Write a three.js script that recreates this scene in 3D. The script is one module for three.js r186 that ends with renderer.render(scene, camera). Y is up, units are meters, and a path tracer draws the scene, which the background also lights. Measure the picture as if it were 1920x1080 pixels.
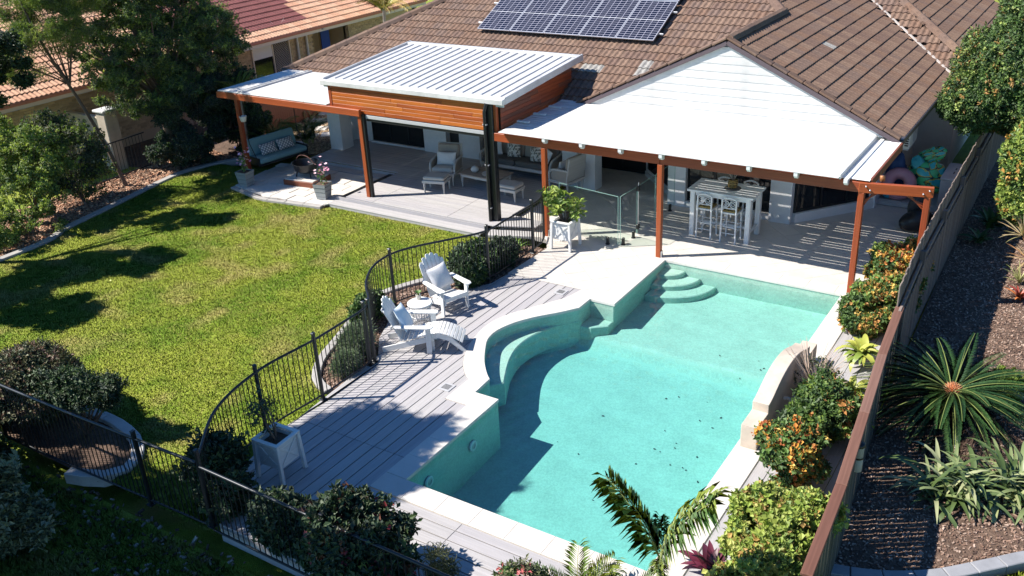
import * as THREE from 'three';
import { Sky } from 'three/addons/objects/Sky.js';
import { mergeGeometries } from 'three/addons/utils/BufferGeometryUtils.js';

// ---------- camera, sky, sun, exposure ----------
const scene = new THREE.Scene();
const camera = new THREE.PerspectiveCamera(34.155, 16 / 9, 0.1, 3000);
camera.position.set(3.9, 8.6, 17.83);
camera.up.set(-0.1956, 0.9021, -0.3846);
camera.lookAt(3.9 - 0.5032 * 10, 8.6 - 0.4289 * 10, 17.83 - 0.7502 * 10);
scene.add(camera);
const SUN = new THREE.Vector3(-0.571, 0.733, 0.372).normalize();
const sky = new Sky();
sky.scale.setScalar(2000);
sky.material.uniforms.sunPosition.value.copy(SUN);
sky.material.uniforms.turbidity.value = 1.0;
sky.material.uniforms.rayleigh.value = 1.35;
sky.material.uniforms.mieCoefficient.value = 0.0015;
sky.material.uniforms.cloudCoverage.value = 0;
sky.name = 'sky';
sky.userData = { kind: 'structure' };
scene.add(sky);
scene.environmentIntensity = 0.1;
const sun = new THREE.DirectionalLight(new THREE.Color().setRGB(1, 0.945, 0.86), 5);
sun.position.copy(SUN).multiplyScalar(40).add(new THREE.Vector3(-6, 0, 2));
sun.target.position.set(-6, 0, 2);
sun.castShadow = true;
sun.shadow.mapSize.set(4096, 4096);
Object.assign(sun.shadow.camera, { left: -26, right: 26, top: 26, bottom: -26, near: 1, far: 90 });
scene.add(sun, sun.target);
const renderer = new THREE.WebGLRenderer({ antialias: true });
renderer.toneMapping = THREE.LinearToneMapping;
renderer.toneMappingExposure = 1.8;
renderer.shadowMap.enabled = true;

// ---------- helpers ----------
function rng(seed) { let a = seed >>> 0; return () => { a = (a + 0x6D2B79F5) | 0; let t = Math.imul(a ^ (a >>> 15), 1 | a); t = (t + Math.imul(t ^ (t >>> 7), 61 | t)) ^ t; return ((t ^ (t >>> 14)) >>> 0) / 4294967296; }; }
const R0 = rng(77);
const rr = (a, b, r = R0) => a + (b - a) * r();
const V = (x, y, z) => new THREE.Vector3(x, y, z);
const RGB = (r, g, b) => new THREE.Color().setRGB(r, g, b);
const taken = new Map();
function numbered(n) { const k = taken.get(n) || 0; taken.set(n, k + 1); return k ? `${n}_${String(k).padStart(3, '0')}` : n; }
function thing(name, label, category, [x, y, z] = [0, 0, 0], turn = 0, group) {
  const o = new THREE.Group(); o.name = numbered(name); o.position.set(x, y, z); o.rotation.y = turn;
  o.userData = { label, category }; if (group) o.userData.group = group; scene.add(o); return o;
}
function struct(name) { const o = new THREE.Group(); o.name = numbered(name); o.userData = { kind: 'structure' }; scene.add(o); return o; }
function part(parent, name, geo, mat, pos, rot) {
  const m = new THREE.Mesh(geo, mat); m.name = name; m.castShadow = m.receiveShadow = true;
  if (pos) m.position.set(...pos); if (rot) m.rotation.set(...rot);
  parent.add(m); return m;
}
function sub(parent, name, pos, rot) { const g = new THREE.Group(); g.name = name; if (pos) g.position.set(...pos); if (rot) g.rotation.set(...rot); parent.add(g); return g; }
function single(name, geo, mat, label, category, pos, rot, group) {
  const m = part(scene, numbered(name), geo, mat, pos, rot); m.userData = { label, category }; if (group) m.userData.group = group; return m;
}
function sheet(name, geo, mat, kind = 'structure') { const m = part(scene, numbered(name), geo, mat); m.userData = { kind }; return m; }
function dup(root, [x, y, z], turn, label) {
  const r = root.clone(); r.name = numbered(root.name.replace(/_\d{3}$/, '')); scene.add(r); r.position.set(x, y, z); r.rotation.y = turn;
  r.userData = { ...root.userData }; if (label) r.userData.label = label; return r;
}
const tf = (g, pos = [0, 0, 0], rot = [0, 0, 0], s) => { if (s) g.scale(...s); const m = new THREE.Matrix4().makeRotationFromEuler(new THREE.Euler(...rot)).setPosition(...pos); return g.applyMatrix4(m); };
const merge = (a) => mergeGeometries(a.map(g => { const q = g.index ? g.toNonIndexed() : g; for (const k of Object.keys(q.attributes)) if (!['position', 'normal', 'uv'].includes(k)) q.deleteAttribute(k); return q; }));
// uv in metres by the dominant axis; grain runs along v
function muv(g, along = 'auto', off = 0) {
  const q = g.index ? g.toNonIndexed() : g; const p = q.attributes.position, n = q.attributes.normal; const uv = new Float32Array(p.count * 2);
  q.computeBoundingBox(); const s = q.boundingBox.getSize(V(0, 0, 0));
  const ax = along === 'auto' ? (s.x >= s.y && s.x >= s.z ? 'x' : s.y >= s.z ? 'y' : 'z') : along;
  for (let i = 0; i < p.count; i++) {
    const P = { x: p.getX(i), y: p.getY(i), z: p.getZ(i) }, N = { x: Math.abs(n.getX(i)), y: Math.abs(n.getY(i)), z: Math.abs(n.getZ(i)) };
    const d = N.x > N.y && N.x > N.z ? 'x' : N.y > N.z ? 'y' : 'z';
    const rest = ['x', 'y', 'z'].filter(k => k !== d);
    let a = rest[0], b = rest[1]; if (a === ax) [a, b] = [b, a];
    uv[i * 2] = P[a] + off; uv[i * 2 + 1] = P[b] + off * 1.7;
  }
  q.setAttribute('uv', new THREE.BufferAttribute(uv, 2)); return q;
}
// box with chamfered edges, 44 triangles
function cbox(w, h, d, c = 0.01, along = 'auto', off = 0) {
  c = Math.min(c, w * 0.3, h * 0.3, d * 0.3);
  const x = w / 2, y = h / 2, z = d / 2, P = [], N = [];
  const quad = (a, b, e, f) => { const n = V(0, 0, 0).crossVectors(V(...b).sub(V(...a)), V(...e).sub(V(...a))).normalize(); const cen = V(...a).add(V(...e)); let vs = [a, b, e, a, e, f]; if (n.dot(cen) < 0) { n.negate(); vs = [a, e, b, a, f, e]; } for (const v of vs) { P.push(...v); N.push(n.x, n.y, n.z); } };
  const tri = (a, b, e) => { const n = V(0, 0, 0).crossVectors(V(...b).sub(V(...a)), V(...e).sub(V(...a))).normalize(); let vs = [a, b, e]; if (n.dot(V(...a)) < 0) { n.negate(); vs = [a, e, b]; } for (const v of vs) { P.push(...v); N.push(n.x, n.y, n.z); } };
  for (const s of [-1, 1]) {
    quad([s * x, -y + c, -z + c], [s * x, y - c, -z + c], [s * x, y - c, z - c], [s * x, -y + c, z - c]);
    quad([-x + c, s * y, -z + c], [x - c, s * y, -z + c], [x - c, s * y, z - c], [-x + c, s * y, z - c]);
    quad([-x + c, -y + c, s * z], [x - c, -y + c, s * z], [x - c, y - c, s * z], [-x + c, y - c, s * z]);
    for (const t of [-1, 1]) {
      quad([-x + c, s * y, t * (z - c)], [x - c, s * y, t * (z - c)], [x - c, s * (y - c), t * z], [-x + c, s * (y - c), t * z]);
      quad([s * x, -y + c, t * (z - c)], [s * x, y - c, t * (z - c)], [s * (x - c), y - c, t * z], [s * (x - c), -y + c, t * z]);
      quad([s * x, t * (y - c), -z + c], [s * x, t * (y - c), z - c], [s * (x - c), t * y, z - c], [s * (x - c), t * y, -z + c]);
      for (const u of [-1, 1]) tri([s * x, t * (y - c), u * (z - c)], [s * (x - c), t * y, u * (z - c)], [s * (x - c), t * (y - c), u * z]);
    }
  }
  const g = new THREE.BufferGeometry(); g.setAttribute('position', new THREE.Float32BufferAttribute(P, 3)); g.setAttribute('normal', new THREE.Float32BufferAttribute(N, 3));
  return muv(g, along, off);
}
const box = (w, h, d, pos, rot) => tf(muv(new THREE.BoxGeometry(w, h, d)), pos, rot);
// bar between two points, rectangular (w across, h other)
function bar(a, b, w, h = w, c = 0.006) {
  const A = V(...a), B = V(...b), L = A.distanceTo(B), g = cbox(w, h, L, c, 'z');
  const m = new THREE.Matrix4().lookAt(B, A, Math.abs(B.y - A.y) > 0.95 * L ? V(0, 0, 1) : V(0, 1, 0)); m.setPosition(A.add(B).multiplyScalar(0.5)); return g.applyMatrix4(m);
}
function rod(a, b, r, seg = 8, r2 = r) {
  const A = V(...a), B = V(...b), L = A.distanceTo(B), g = new THREE.CylinderGeometry(r2, r, L, seg, 1).toNonIndexed();
  const q = new THREE.Quaternion().setFromUnitVectors(V(0, 1, 0), B.clone().sub(A).normalize());
  return g.applyMatrix4(new THREE.Matrix4().makeRotationFromQuaternion(q).setPosition(A.add(B).multiplyScalar(0.5)));
}
const tube = (pts, r, n = 24, s = 7) => new THREE.TubeGeometry(new THREE.CatmullRomCurve3(pts.map(p => V(...p))), n, r, s, false);
const lathe = (pts, s = 20) => new THREE.LatheGeometry(pts.map(p => new THREE.Vector2(...p)), s);
// polygon clipping by a half plane a*x+b*z<=c, then by a convex polygon
function half(poly, a, b, c) {
  const o = []; for (let i = 0; i < poly.length; i++) { const p = poly[i], q = poly[(i + 1) % poly.length], dp = a * p[0] + b * p[1] - c, dq = a * q[0] + b * q[1] - c; if (dp <= 0) o.push(p); if ((dp < 0 && dq > 0) || (dp > 0 && dq < 0)) { const t = dp / (dp - dq); o.push([p[0] + t * (q[0] - p[0]), p[1] + t * (q[1] - p[1])]); } } return o;
}
const area = (p) => { let s = 0; for (let i = 0; i < p.length; i++) { const a = p[i], b = p[(i + 1) % p.length]; s += a[0] * b[1] - b[0] * a[1]; } return s / 2; };
const rectClip = (p, x0, x1, z0, z1) => half(half(half(half(p, 1, 0, x1), -1, 0, -x0), 0, 1, z1), 0, -1, -z0);
function inside(p, x, z) { let r = false; for (let i = 0, j = p.length - 1; i < p.length; j = i++) { const [xi, zi] = p[i], [xj, zj] = p[j]; if ((zi > z) !== (zj > z) && x < (xj - xi) * (z - zi) / (zj - zi) + xi) r = !r; } return r; }
function clean(p) { const o = []; for (const q of p) { const l = o[o.length - 1]; if (!l || Math.hypot(l[0] - q[0], l[1] - q[1]) > 1e-4) o.push(q); } if (o.length > 1 && Math.hypot(o[0][0] - o[o.length - 1][0], o[0][1] - o[o.length - 1][1]) < 1e-4) o.pop(); return o; }
// slab: polygon in x,z with top at y
function slab(poly, y, t, along = 'auto', bevel = 0, holes = []) {
  const s = new THREE.Shape(poly.map(p => new THREE.Vector2(p[0], -p[1])));
  for (const h of holes) s.holes.push(new THREE.Path(h.map(p => new THREE.Vector2(p[0], -p[1]))));
  const g = new THREE.ExtrudeGeometry(s, { depth: t - bevel * 2, bevelEnabled: bevel > 0, bevelThickness: bevel, bevelSize: bevel, bevelOffset: -bevel, bevelSegments: 1, curveSegments: 6 });
  g.rotateX(-Math.PI / 2); g.translate(0, y - t + bevel, 0); return muv(g, along);
}
function flat(poly, y, holes = []) {
  const s = new THREE.Shape(poly.map(p => new THREE.Vector2(p[0], -p[1])));
  for (const h of holes) s.holes.push(new THREE.Path(h.map(p => new THREE.Vector2(p[0], -p[1]))));
  const g = new THREE.ShapeGeometry(s, 8); g.rotateX(-Math.PI / 2); g.translate(0, y, 0); return muv(g, 'z');
}
const spline = (pts, n, closed = false) => new THREE.CatmullRomCurve3(pts.map(p => V(p[0], 0, p[1])), closed, 'centripetal').getPoints(n).map(v => [v.x, v.z]);

// ---------- textures ----------
function vnoise(seed) {
  const r = rng(seed), T = Array.from({ length: 4096 }, () => r());
  return (x, y, px, py) => { const xi = Math.floor(x), yi = Math.floor(y), fx = x - xi, fy = y - yi, u = fx * fx * (3 - 2 * fx), v = fy * fy * (3 - 2 * fy); const h = (a, b) => T[((((a % px) + px) % px) * 57 + (((b % py) + py) % py) * 131 + 17) & 4095]; return (h(xi, yi) * (1 - u) + h(xi + 1, yi) * u) * (1 - v) + (h(xi, yi + 1) * (1 - u) + h(xi + 1, yi + 1) * u) * v; };
}
// fbm, tileable over 0..1
function fbmT(seed, fx, fy, oct = 4, g = 0.55) { const n = vnoise(seed); return (u, v) => { let s = 0, a = 1, t = 0, x = fx, y = fy; for (let i = 0; i < oct; i++) { s += a * n(u * x, v * y, x, y); t += a; a *= g; x *= 2; y *= 2; } return s / t; }; }
function texture(size, metres, fn, srgb = true) {
  const d = new Uint8Array(size * size * 4);
  for (let j = 0; j < size; j++) for (let i = 0; i < size; i++) { const c = fn((i + 0.5) / size, (j + 0.5) / size), k = (j * size + i) * 4; for (let q = 0; q < 3; q++) { let x = Math.min(1, Math.max(0, Array.isArray(c) ? c[q] : c)); if (srgb) x = x <= 0.0031308 ? 12.92 * x : 1.055 * Math.pow(x, 1 / 2.4) - 0.055; d[k + q] = Math.round(x * 255); } d[k + 3] = 255; }
  const t = new THREE.DataTexture(d, size, size); t.wrapS = t.wrapT = THREE.RepeatWrapping; t.magFilter = THREE.LinearFilter; t.minFilter = THREE.LinearMipmapLinearFilter; t.generateMipmaps = true; t.repeat.set(1 / metres, 1 / metres); if (srgb) t.colorSpace = THREE.SRGBColorSpace; t.needsUpdate = true; return t;
}
const lerp3 = (a, b, t) => [a[0] + (b[0] - a[0]) * t, a[1] + (b[1] - a[1]) * t, a[2] + (b[2] - a[2]) * t];
// shared relief maps
const fineN = fbmT(3, 48, 48, 3), midN = fbmT(4, 10, 10, 5), bigN = fbmT(5, 3, 3, 4), grainN = fbmT(6, 60, 2, 4);
const bumpFine = texture(256, 0.5, (u, v) => fineN(u, v), false);
const bumpMid = texture(256, 1.2, (u, v) => midN(u, v), false);
const mottle = texture(512, 2.3, (u, v) => { const k = 0.8 + 0.26 * (midN(u, v) - 0.5) * 2 * 0.6 + 0.22 * (bigN(u, v) - 0.5) + 0.1 * (fineN(u, v) - 0.5); return [k, k * 0.99, k * 0.975]; });
const mottleSoft = texture(512, 2.6, (u, v) => { const k = 0.9 + 0.07 * (midN(u, v) - 0.5) * 2 + 0.08 * (bigN(u, v) - 0.5) + 0.06 * (fineN(u, v) - 0.5); return [k, k * 0.992, k * 0.98]; });
const grainTex = texture(512, 1.1, (u, v) => { const k = 0.82 + 0.32 * (grainN(u, v) - 0.5) + 0.1 * (bigN(u, v) - 0.5); return [k, k, k]; });
const woodTex = texture(512, 1.4, (u, v) => { const w = grainN(u, v), b = fbmWood(u, v); const t = Math.min(1, Math.max(0, 0.1 + 0.75 * w + 0.45 * (b - 0.5))); return lerp3([0.36, 0.28, 0.24], [1, 0.92, 0.86], t); });
function fbmWood(u, v) { return (fbmWood.f ||= fbmT(9, 8, 2, 4))(u, v); }
const M = (o) => new THREE.MeshStandardMaterial({ roughness: 0.75, ...o });
const mat = (r, g, b, o = {}) => M({ color: RGB(r, g, b), ...o });
const L = {};
L.white = mat(0.78, 0.78, 0.77, { map: mottle, roughness: 0.55 });
L.whiteWood = mat(0.84, 0.84, 0.82, { map: grainTex, roughness: 0.5 });
L.wall = mat(0.76, 0.76, 0.77, { map: mottleSoft, roughness: 0.85, bumpMap: bumpFine, bumpScale: 0.002 });
L.deck = [[0.475, 0.455, 0.455], [0.495, 0.475, 0.47], [0.455, 0.435, 0.445], [0.485, 0.46, 0.465]].map(c => mat(...c, { map: grainTex, roughness: 0.7, bumpMap: bumpFine, bumpScale: 0.0015 }));
L.stone = [[0.66, 0.62, 0.575], [0.675, 0.635, 0.59], [0.65, 0.61, 0.565]].map(c => mat(...c, { map: mottleSoft, roughness: 0.8, bumpMap: bumpFine, bumpScale: 0.0015 }));
L.patio = [[0.64, 0.60, 0.555], [0.65, 0.61, 0.565], [0.63, 0.59, 0.545]].map(c => mat(...c, { map: mottleSoft, roughness: 0.6 }));
L.grout = mat(0.36, 0.33, 0.30);
L.timber = [[0.43, 0.09, 0.022], [0.47, 0.11, 0.027], [0.37, 0.075, 0.02]].map(c => mat(...c, { map: woodTex, roughness: 0.5 }));
L.timberDark = mat(0.27, 0.085, 0.04, { map: woodTex, roughness: 0.55 });
L.black = mat(0.012, 0.013, 0.015, { roughness: 0.4 });
L.blackMetal = mat(0.02, 0.023, 0.028, { roughness: 0.35, metalness: 0.3 });
L.dark = mat(0.006, 0.007, 0.009, { roughness: 0.25 });
L.screen = mat(0.004, 0.0045, 0.0055, { roughness: 0.8 });
L.glassDark = mat(0.008, 0.010, 0.013, { roughness: 0.06 });
L.steel = mat(0.6, 0.6, 0.62, { roughness: 0.3, metalness: 0.9 });
L.grey = mat(0.42, 0.42, 0.43, { roughness: 0.6 });
L.metalRoof = mat(0.70, 0.70, 0.71, { roughness: 0.4, map: mottle });
L.concrete = mat(0.46, 0.44, 0.42, { map: mottle, roughness: 0.9, bumpMap: bumpMid, bumpScale: 0.006 });
L.glass = new THREE.MeshPhysicalMaterial({ color: RGB(0.86, 0.93, 0.90), transmission: 1, thickness: 0, roughness: 0.0, ior: 1.5 });

// ---------- ground ----------
const lawnN = fbmT(21, 5, 5, 5), lawnF = fbmT(22, 40, 40, 3), lawnD = fbmT(23, 9, 9, 4);
const lawnTex = texture(1024, 11, (u, v) => { let c = lerp3([0.15, 0.22, 0.013], [0.29, 0.325, 0.036], Math.min(1, Math.max(0, (lawnN(u, v) - 0.28) * 2.1))); const d = Math.max(0, lawnD(u, v) - 0.56) * 3.2; c = lerp3(c, [0.42, 0.33, 0.10], Math.min(0.75, d)); const k = 0.62 + 0.76 * lawnF(u, v); return c.map(x => x * k); });
const soilTex = texture(512, 2, (u, v) => { const a = fineN(u, v), b = midN(u, v); return lerp3([0.05, 0.03, 0.02], [0.24, 0.155, 0.11], Math.min(1, Math.max(0, (a * 0.7 + b * 0.5) - 0.15))); });
L.lawn = M({ map: lawnTex, roughness: 0.95, bumpMap: bumpFine, bumpScale: 0.02 });
L.soil = M({ map: soilTex, roughness: 0.95, bumpMap: bumpFine, bumpScale: 0.02 });
const poolHole = [[-6.3, -0.6], [0.9, -0.6], [0.9, 9.9], [-6.3, 9.9]];
sheet('ground', flat([[-160, -160], [160, -160], [160, 160], [-160, 160]], -0.42, [poolHole]), L.lawn);
const bedEdge = spline([[-7.45, 0.62], [-7.75, 1.2], [-7.85, 2.0], [-8.0, 2.9], [-8.4, 3.7], [-8.62, 4.4], [-8.44, 5.14], [-8.05, 6.23], [-7.72, 7.1], [-7.3, 7.62], [-6.85, 7.8]], 30);
const leftKerb = spline([[-18.5, 10.5], [-18.4, 8.6], [-18.38, 7.06], [-18.43, 5.75], [-18.8, 4.94], [-19.02, 3.94], [-19.34, 2.46], [-19.61, 1.31], [-19.72, 0.2], [-19.2, -1.2], [-18.2, -2.0]], 30);
const lowKerb = spline([[-12.6, 10.75], [-10.69, 10.40], [-9.86, 10.30], [-9.12, 10.36], [-8.51, 10.58], [-8.12, 11.0], [-8.3, 11.38], [-8.9, 11.6]], 22);
const lawnPoly = clean([...leftKerb.slice(0, 27), [-17.3, -1.0], [-17.12, 0.72], [-15.6, 1.0], [-13.6, 0.76], [-13.6, 0.5], [-7.45, 0.5], ...bedEdge, [-6.70, 8.3], [-6.78, 9.3], [-6.45, 10.4], [-5.75, 11.42], [-8.1, 11.42], ...lowKerb.slice(0, 18).reverse(), [-14.5, 11.3], [-18.5, 12.2]]);
sheet('lawn', flat(lawnPoly, -0.08), L.lawn);
// mulch beds
sheet('garden_bed', flat([...bedEdge, [-6.6, 7.8], [-6.6, 6.7], [-7.3, 5.9], [-7.75, 5], [-7.7, 4.3], [-7.3, 3.6], [-6.7, 2.8], [-6.62, 0.5]], -0.066), L.soil);
sheet('garden_bed', flat([...leftKerb, [-19.5, -6], [-26, -8], [-26, 14], [-18.5, 14]], -0.10), L.soil);
sheet('garden_bed', flat([...lowKerb.slice(0, 19), [-8.3, 11.5], [-14.5, 11.5]], -0.09), L.soil);
sheet('garden_bed', flat([[1.2, -12], [8, -12], [8, 4.6], [4.6, 6.0], [4.05, 6.45], [3.67, 6.84], [3.12, 7.35], [2.48, 7.72], [1.82, 7.9], [1.7, 6]], -0.12), L.soil);
sheet('garden_bed', flat([[0.42, 9.6], [2.1, 9.6], [2.2, 12.2], [-3.9, 12.2], [-3.9, 11.34], [0.42, 11.3]], -0.1), L.soil);
sheet('side_lawn', flat([[2.0, 8.1], [2.6, 7.9], [3.3, 7.5], [3.9, 6.95], [4.3, 6.5], [9, 5], [9, 14], [2.0, 14]], -0.15), L.lawn);
sheet('outer_lawn', flat([[-30, 11.6], [-2, 11.6], [3, 12.4], [3, 30], [-30, 30]], -0.3), L.lawn);
sheet('neighbour_lawn', flat([[-26, 1.6], [-21.4, 0.5], [-21.2, 6], [-26, 9]], -0.09), L.lawn);
// grass blades over the lawn
function tuft(n, h, w, seed) {
  const r = rng(seed), P = [], N = [];
  for (let i = 0; i < n; i++) { const a = r() * 6.28, x = (r() - 0.5) * 0.09, z = (r() - 0.5) * 0.09, lx = (r() - 0.5) * h * 1.3, lz = (r() - 0.5) * h * 1.3, hh = h * (0.6 + 0.6 * r()); P.push(x - Math.cos(a) * w, 0, z - Math.sin(a) * w, x + Math.cos(a) * w, 0, z + Math.sin(a) * w, x + lx, hh, z + lz); for (let k = 0; k < 3; k++) N.push(lx * 2, 1, lz * 2); }
  const g = new THREE.BufferGeometry(); g.setAttribute('position', new THREE.Float32BufferAttribute(P, 3)); g.setAttribute('normal', new THREE.Float32BufferAttribute(N, 3)); return g;
}
const leafMat = (o = {}) => new THREE.MeshPhysicalMaterial({ color: 0xffffff, roughness: 0.55, side: THREE.DoubleSide, transmission: 0.0, ...o });
L.blade = leafMat({ roughness: 0.8 });
function grassField(name, poly, count, y, bb, cols, seed, h = 0.045) {
  const im = new THREE.InstancedMesh(tuft(7, h, 0.006, seed), L.blade, count); const r = rng(seed + 1), m = new THREE.Matrix4(), q = new THREE.Quaternion(), c = new THREE.Color(); let k = 0, guard = 0;
  const n1 = vnoise(seed + 5);
  while (k < count && guard++ < count * 6) {
    const x = bb[0] + r() * (bb[1] - bb[0]), z = bb[2] + r() * (bb[3] - bb[2]); if (!inside(poly, x, z)) continue;
    const s = 0.7 + 0.7 * r(); q.setFromAxisAngle(V(0, 1, 0), r() * 6.28); m.compose(V(x, y, z), q, V(s, s * (0.7 + 0.6 * r()), s)); im.setMatrixAt(k, m);
    const t = 0.6 * n1(x * 0.9 + 60, z * 0.9 + 60, 997, 991) + 0.4 * n1(x * 3.1 + 90, z * 3.1 + 90, 997, 991); const dry = Math.max(0, n1(x * 1.7 + 40, z * 1.7 + 30, 983, 977) - 0.6) * 2.4;
    let cc = lerp3(cols[0], cols[1], Math.min(1, Math.max(0, t * 2.6 - 0.8))); cc = lerp3(cc, cols[2], Math.min(0.85, dry + (r() < 0.12 ? 0.5 : 0))); const b = 0.84 + 0.32 * r(); im.setColorAt(k, c.setRGB(cc[0] * b, cc[1] * b, cc[2] * b)); k++;
  }
  im.count = k; im.name = numbered(name); im.castShadow = im.receiveShadow = true; im.userData = { kind: 'stuff' }; scene.add(im);
}
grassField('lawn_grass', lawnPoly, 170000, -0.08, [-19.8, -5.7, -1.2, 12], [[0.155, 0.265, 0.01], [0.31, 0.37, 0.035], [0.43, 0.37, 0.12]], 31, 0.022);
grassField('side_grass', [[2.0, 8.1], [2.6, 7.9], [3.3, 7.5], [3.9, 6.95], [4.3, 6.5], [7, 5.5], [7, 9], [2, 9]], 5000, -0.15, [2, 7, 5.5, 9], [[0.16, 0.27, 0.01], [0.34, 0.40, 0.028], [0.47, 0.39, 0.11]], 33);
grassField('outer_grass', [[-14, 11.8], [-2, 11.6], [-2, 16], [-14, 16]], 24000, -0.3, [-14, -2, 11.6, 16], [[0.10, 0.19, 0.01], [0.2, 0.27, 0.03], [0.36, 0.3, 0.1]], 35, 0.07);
// bark chips and fallen leaves on the beds
function chips(name, poly, count, y, bb, cols, seed, size = 0.035) {
  const g = new THREE.BoxGeometry(size, size * 0.35, size * 0.55); const im = new THREE.InstancedMesh(g, mat(1, 1, 1, { roughness: 0.9 }), count); const r = rng(seed), m = new THREE.Matrix4(), c = new THREE.Color(); let k = 0, guard = 0;
  while (k < count && guard++ < count * 8) { const x = bb[0] + r() * (bb[1] - bb[0]), z = bb[2] + r() * (bb[3] - bb[2]); if (!inside(poly, x, z)) continue; const s = 0.5 + 1.1 * r(); m.compose(V(x, y + 0.008, z), new THREE.Quaternion().setFromEuler(new THREE.Euler((r() - 0.5) * 1.2, r() * 6.28, (r() - 0.5) * 1.2)), V(s * (0.6 + r()), s, s)); im.setMatrixAt(k, m); const cc = cols[Math.floor(r() * cols.length)], b = 0.7 + 0.6 * r(); im.setColorAt(k, c.setRGB(cc[0] * b, cc[1] * b, cc[2] * b)); k++; }
  im.count = k; im.name = numbered(name); im.castShadow = im.receiveShadow = true; im.userData = { kind: 'stuff' }; scene.add(im);
}
const bark = [[0.22, 0.14, 0.10], [0.30, 0.20, 0.15], [0.10, 0.06, 0.045], [0.38, 0.28, 0.22], [0.17, 0.10, 0.07]];
chips('bark_mulch', [[1.3, -9], [5, -9], [5, 4.6], [4.05, 6.45], [3.67, 6.84], [3.12, 7.35], [2.48, 7.72], [1.82, 7.9]], 30000, -0.12, [1.3, 5, -9, 7.9], bark, 41, 0.028);
chips('bark_mulch', [...bedEdge, [-6.6, 7.8], [-6.6, 6.7], [-7.3, 5.9], [-7.75, 5], [-7.7, 4.3], [-7.3, 3.6], [-6.7, 2.8], [-6.62, 0.5]], 6000, -0.066, [-8.7, -6.5, 0.5, 7.9], bark, 42);
chips('bark_mulch', [[-21.5, 8], [-18.45, 7], [-18.5, 5.6], [-19.1, 4], [-19.7, 1.3], [-19.8, 0], [-19.3, -1.5], [-22, -2]], 9000, -0.10, [-21.5, -18.4, -2, 8], [[0.42, 0.22, 0.13], [0.3, 0.16, 0.1], [0.5, 0.33, 0.22], [0.15, 0.09, 0.06]], 43, 0.06);
chips('leaf_litter', [[-10, 11.5], [-2, 11.5], [-2, 12.6], [-10, 12.8]], 600, -0.29, [-10, -2, 11.5, 12.8], [[0.16, 0.12, 0.09], [0.12, 0.08, 0.05], [0.06, 0.04, 0.03], [0.3, 0.26, 0.22]], 44, 0.05);
chips('pebbles', [[-21, -8], [-16.9, -8], [-16.9, -3.0], [-18.2, -2.4], [-20, -3]], 7000, -0.06, [-21, -16.9, -8, -2.4], [[0.34, 0.24, 0.15], [0.45, 0.34, 0.22], [0.25, 0.17, 0.11]], 45, 0.06);
sheet('pebble_path', flat([[-21, -8], [-16.9, -8], [-16.9, -2.9], [-18.2, -2.3], [-20, -3]], -0.07), L.soil);
// garden edging laid as separate blocks
function edging(name, label, line, w, y, t, m, step, group) {
  const o = thing(name, label, 'edging'); const c = new THREE.CatmullRomCurve3(line.map(p => V(p[0], 0, p[1])), false, 'centripetal'); const n = Math.max(2, Math.round(c.getLength() / step));
  for (let i = 0; i < n; i++) { const q = []; const g = 0.012 / step / n * 1; const k = 3; const A = [], B = []; for (let j = 0; j <= k; j++) { const u = Math.min(1, (i + g * n * 0.5 + (1 - g * n) * j / k) / n); const p = c.getPointAt(u), d = c.getTangentAt(u); A.push([p.x - d.z * w / 2, p.z + d.x * w / 2]); B.push([p.x + d.z * w / 2, p.z - d.x * w / 2]); } part(o, 'edging_block', slab([...A, ...B.reverse()], y + (R0() - 0.5) * 0.006, t, 'auto', 0.01), m); }
  return o;
}
edging('garden_edging', 'curved pale concrete edging round the bed outside the curved pool fence', bedEdge, 0.17, 0.0, 0.2, L.concrete, 0.9);
edging('garden_edging', 'long grey concrete edging between the lawn and the tall tree bed', leftKerb, 0.2, -0.01, 0.2, L.concrete, 1.1);
edging('garden_edging', 'white concrete edging hooking round the clipped bushes behind the dark fence', lowKerb, 0.2, -0.01, 0.2, mat(0.62, 0.61, 0.6, { map: mottle, roughness: 0.9 }), 0.9);
edging('garden_edging', 'blue grey block edging between the bark bed and the side lawn', [[1.82, 7.95], [2.48, 7.77], [3.12, 7.4], [3.67, 6.88], [4.05, 6.49], [4.7, 5.9]], 0.2, -0.05, 0.16, mat(0.33, 0.34, 0.37, { map: mottle, roughness: 0.85 }), 0.42);

// ---------- pool ----------
const curveIn = spline([[-4.46, 2.98], [-4.7, 3.32], [-5.06, 3.76], [-5.3, 4.18], [-5.41, 4.6], [-5.37, 4.95], [-5.21, 5.27], [-4.93, 5.71], [-4.64, 6.05], [-4.51, 6.17]], 36);
const curveOut = spline([[-4.92, 2.72], [-5.12, 3.06], [-5.36, 3.5], [-5.6, 3.95], [-5.70, 4.45], [-5.66, 4.86], [-5.52, 5.38], [-5.26, 5.91], [-4.97, 6.24], [-4.83, 6.34]], 36);
const poolPoly = [[0, 0], [-3.9, 0], [-3.92, 2.5], [-4.45, 2.5], ...curveIn, [-4.49, 6.67], [-4.0, 6.67], [-4.0, 9.22], [0, 9.22]];
const floorY = (z) => z < 2.9 ? -0.52 - 0.03 * z : z < 3.08 ? -0.607 - 1.4 * (z - 2.9) : -0.859 - 0.035 * (z - 3.08);
const plasterN = fbmT(51, 64, 64, 2), plasterB = fbmT(52, 5, 5, 4);
const plasterTex = texture(512, 1.6, (u, v) => { const k = 0.8 + 0.26 * (plasterN(u, v) - 0.5) + 0.2 * (plasterB(u, v) - 0.5); return [k * 0.98, k, k * 0.99]; });
L.plaster = mat(0.42, 0.60, 0.50, { map: plasterTex, roughness: 0.9 });
const pool = struct('pool_basin');
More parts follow.
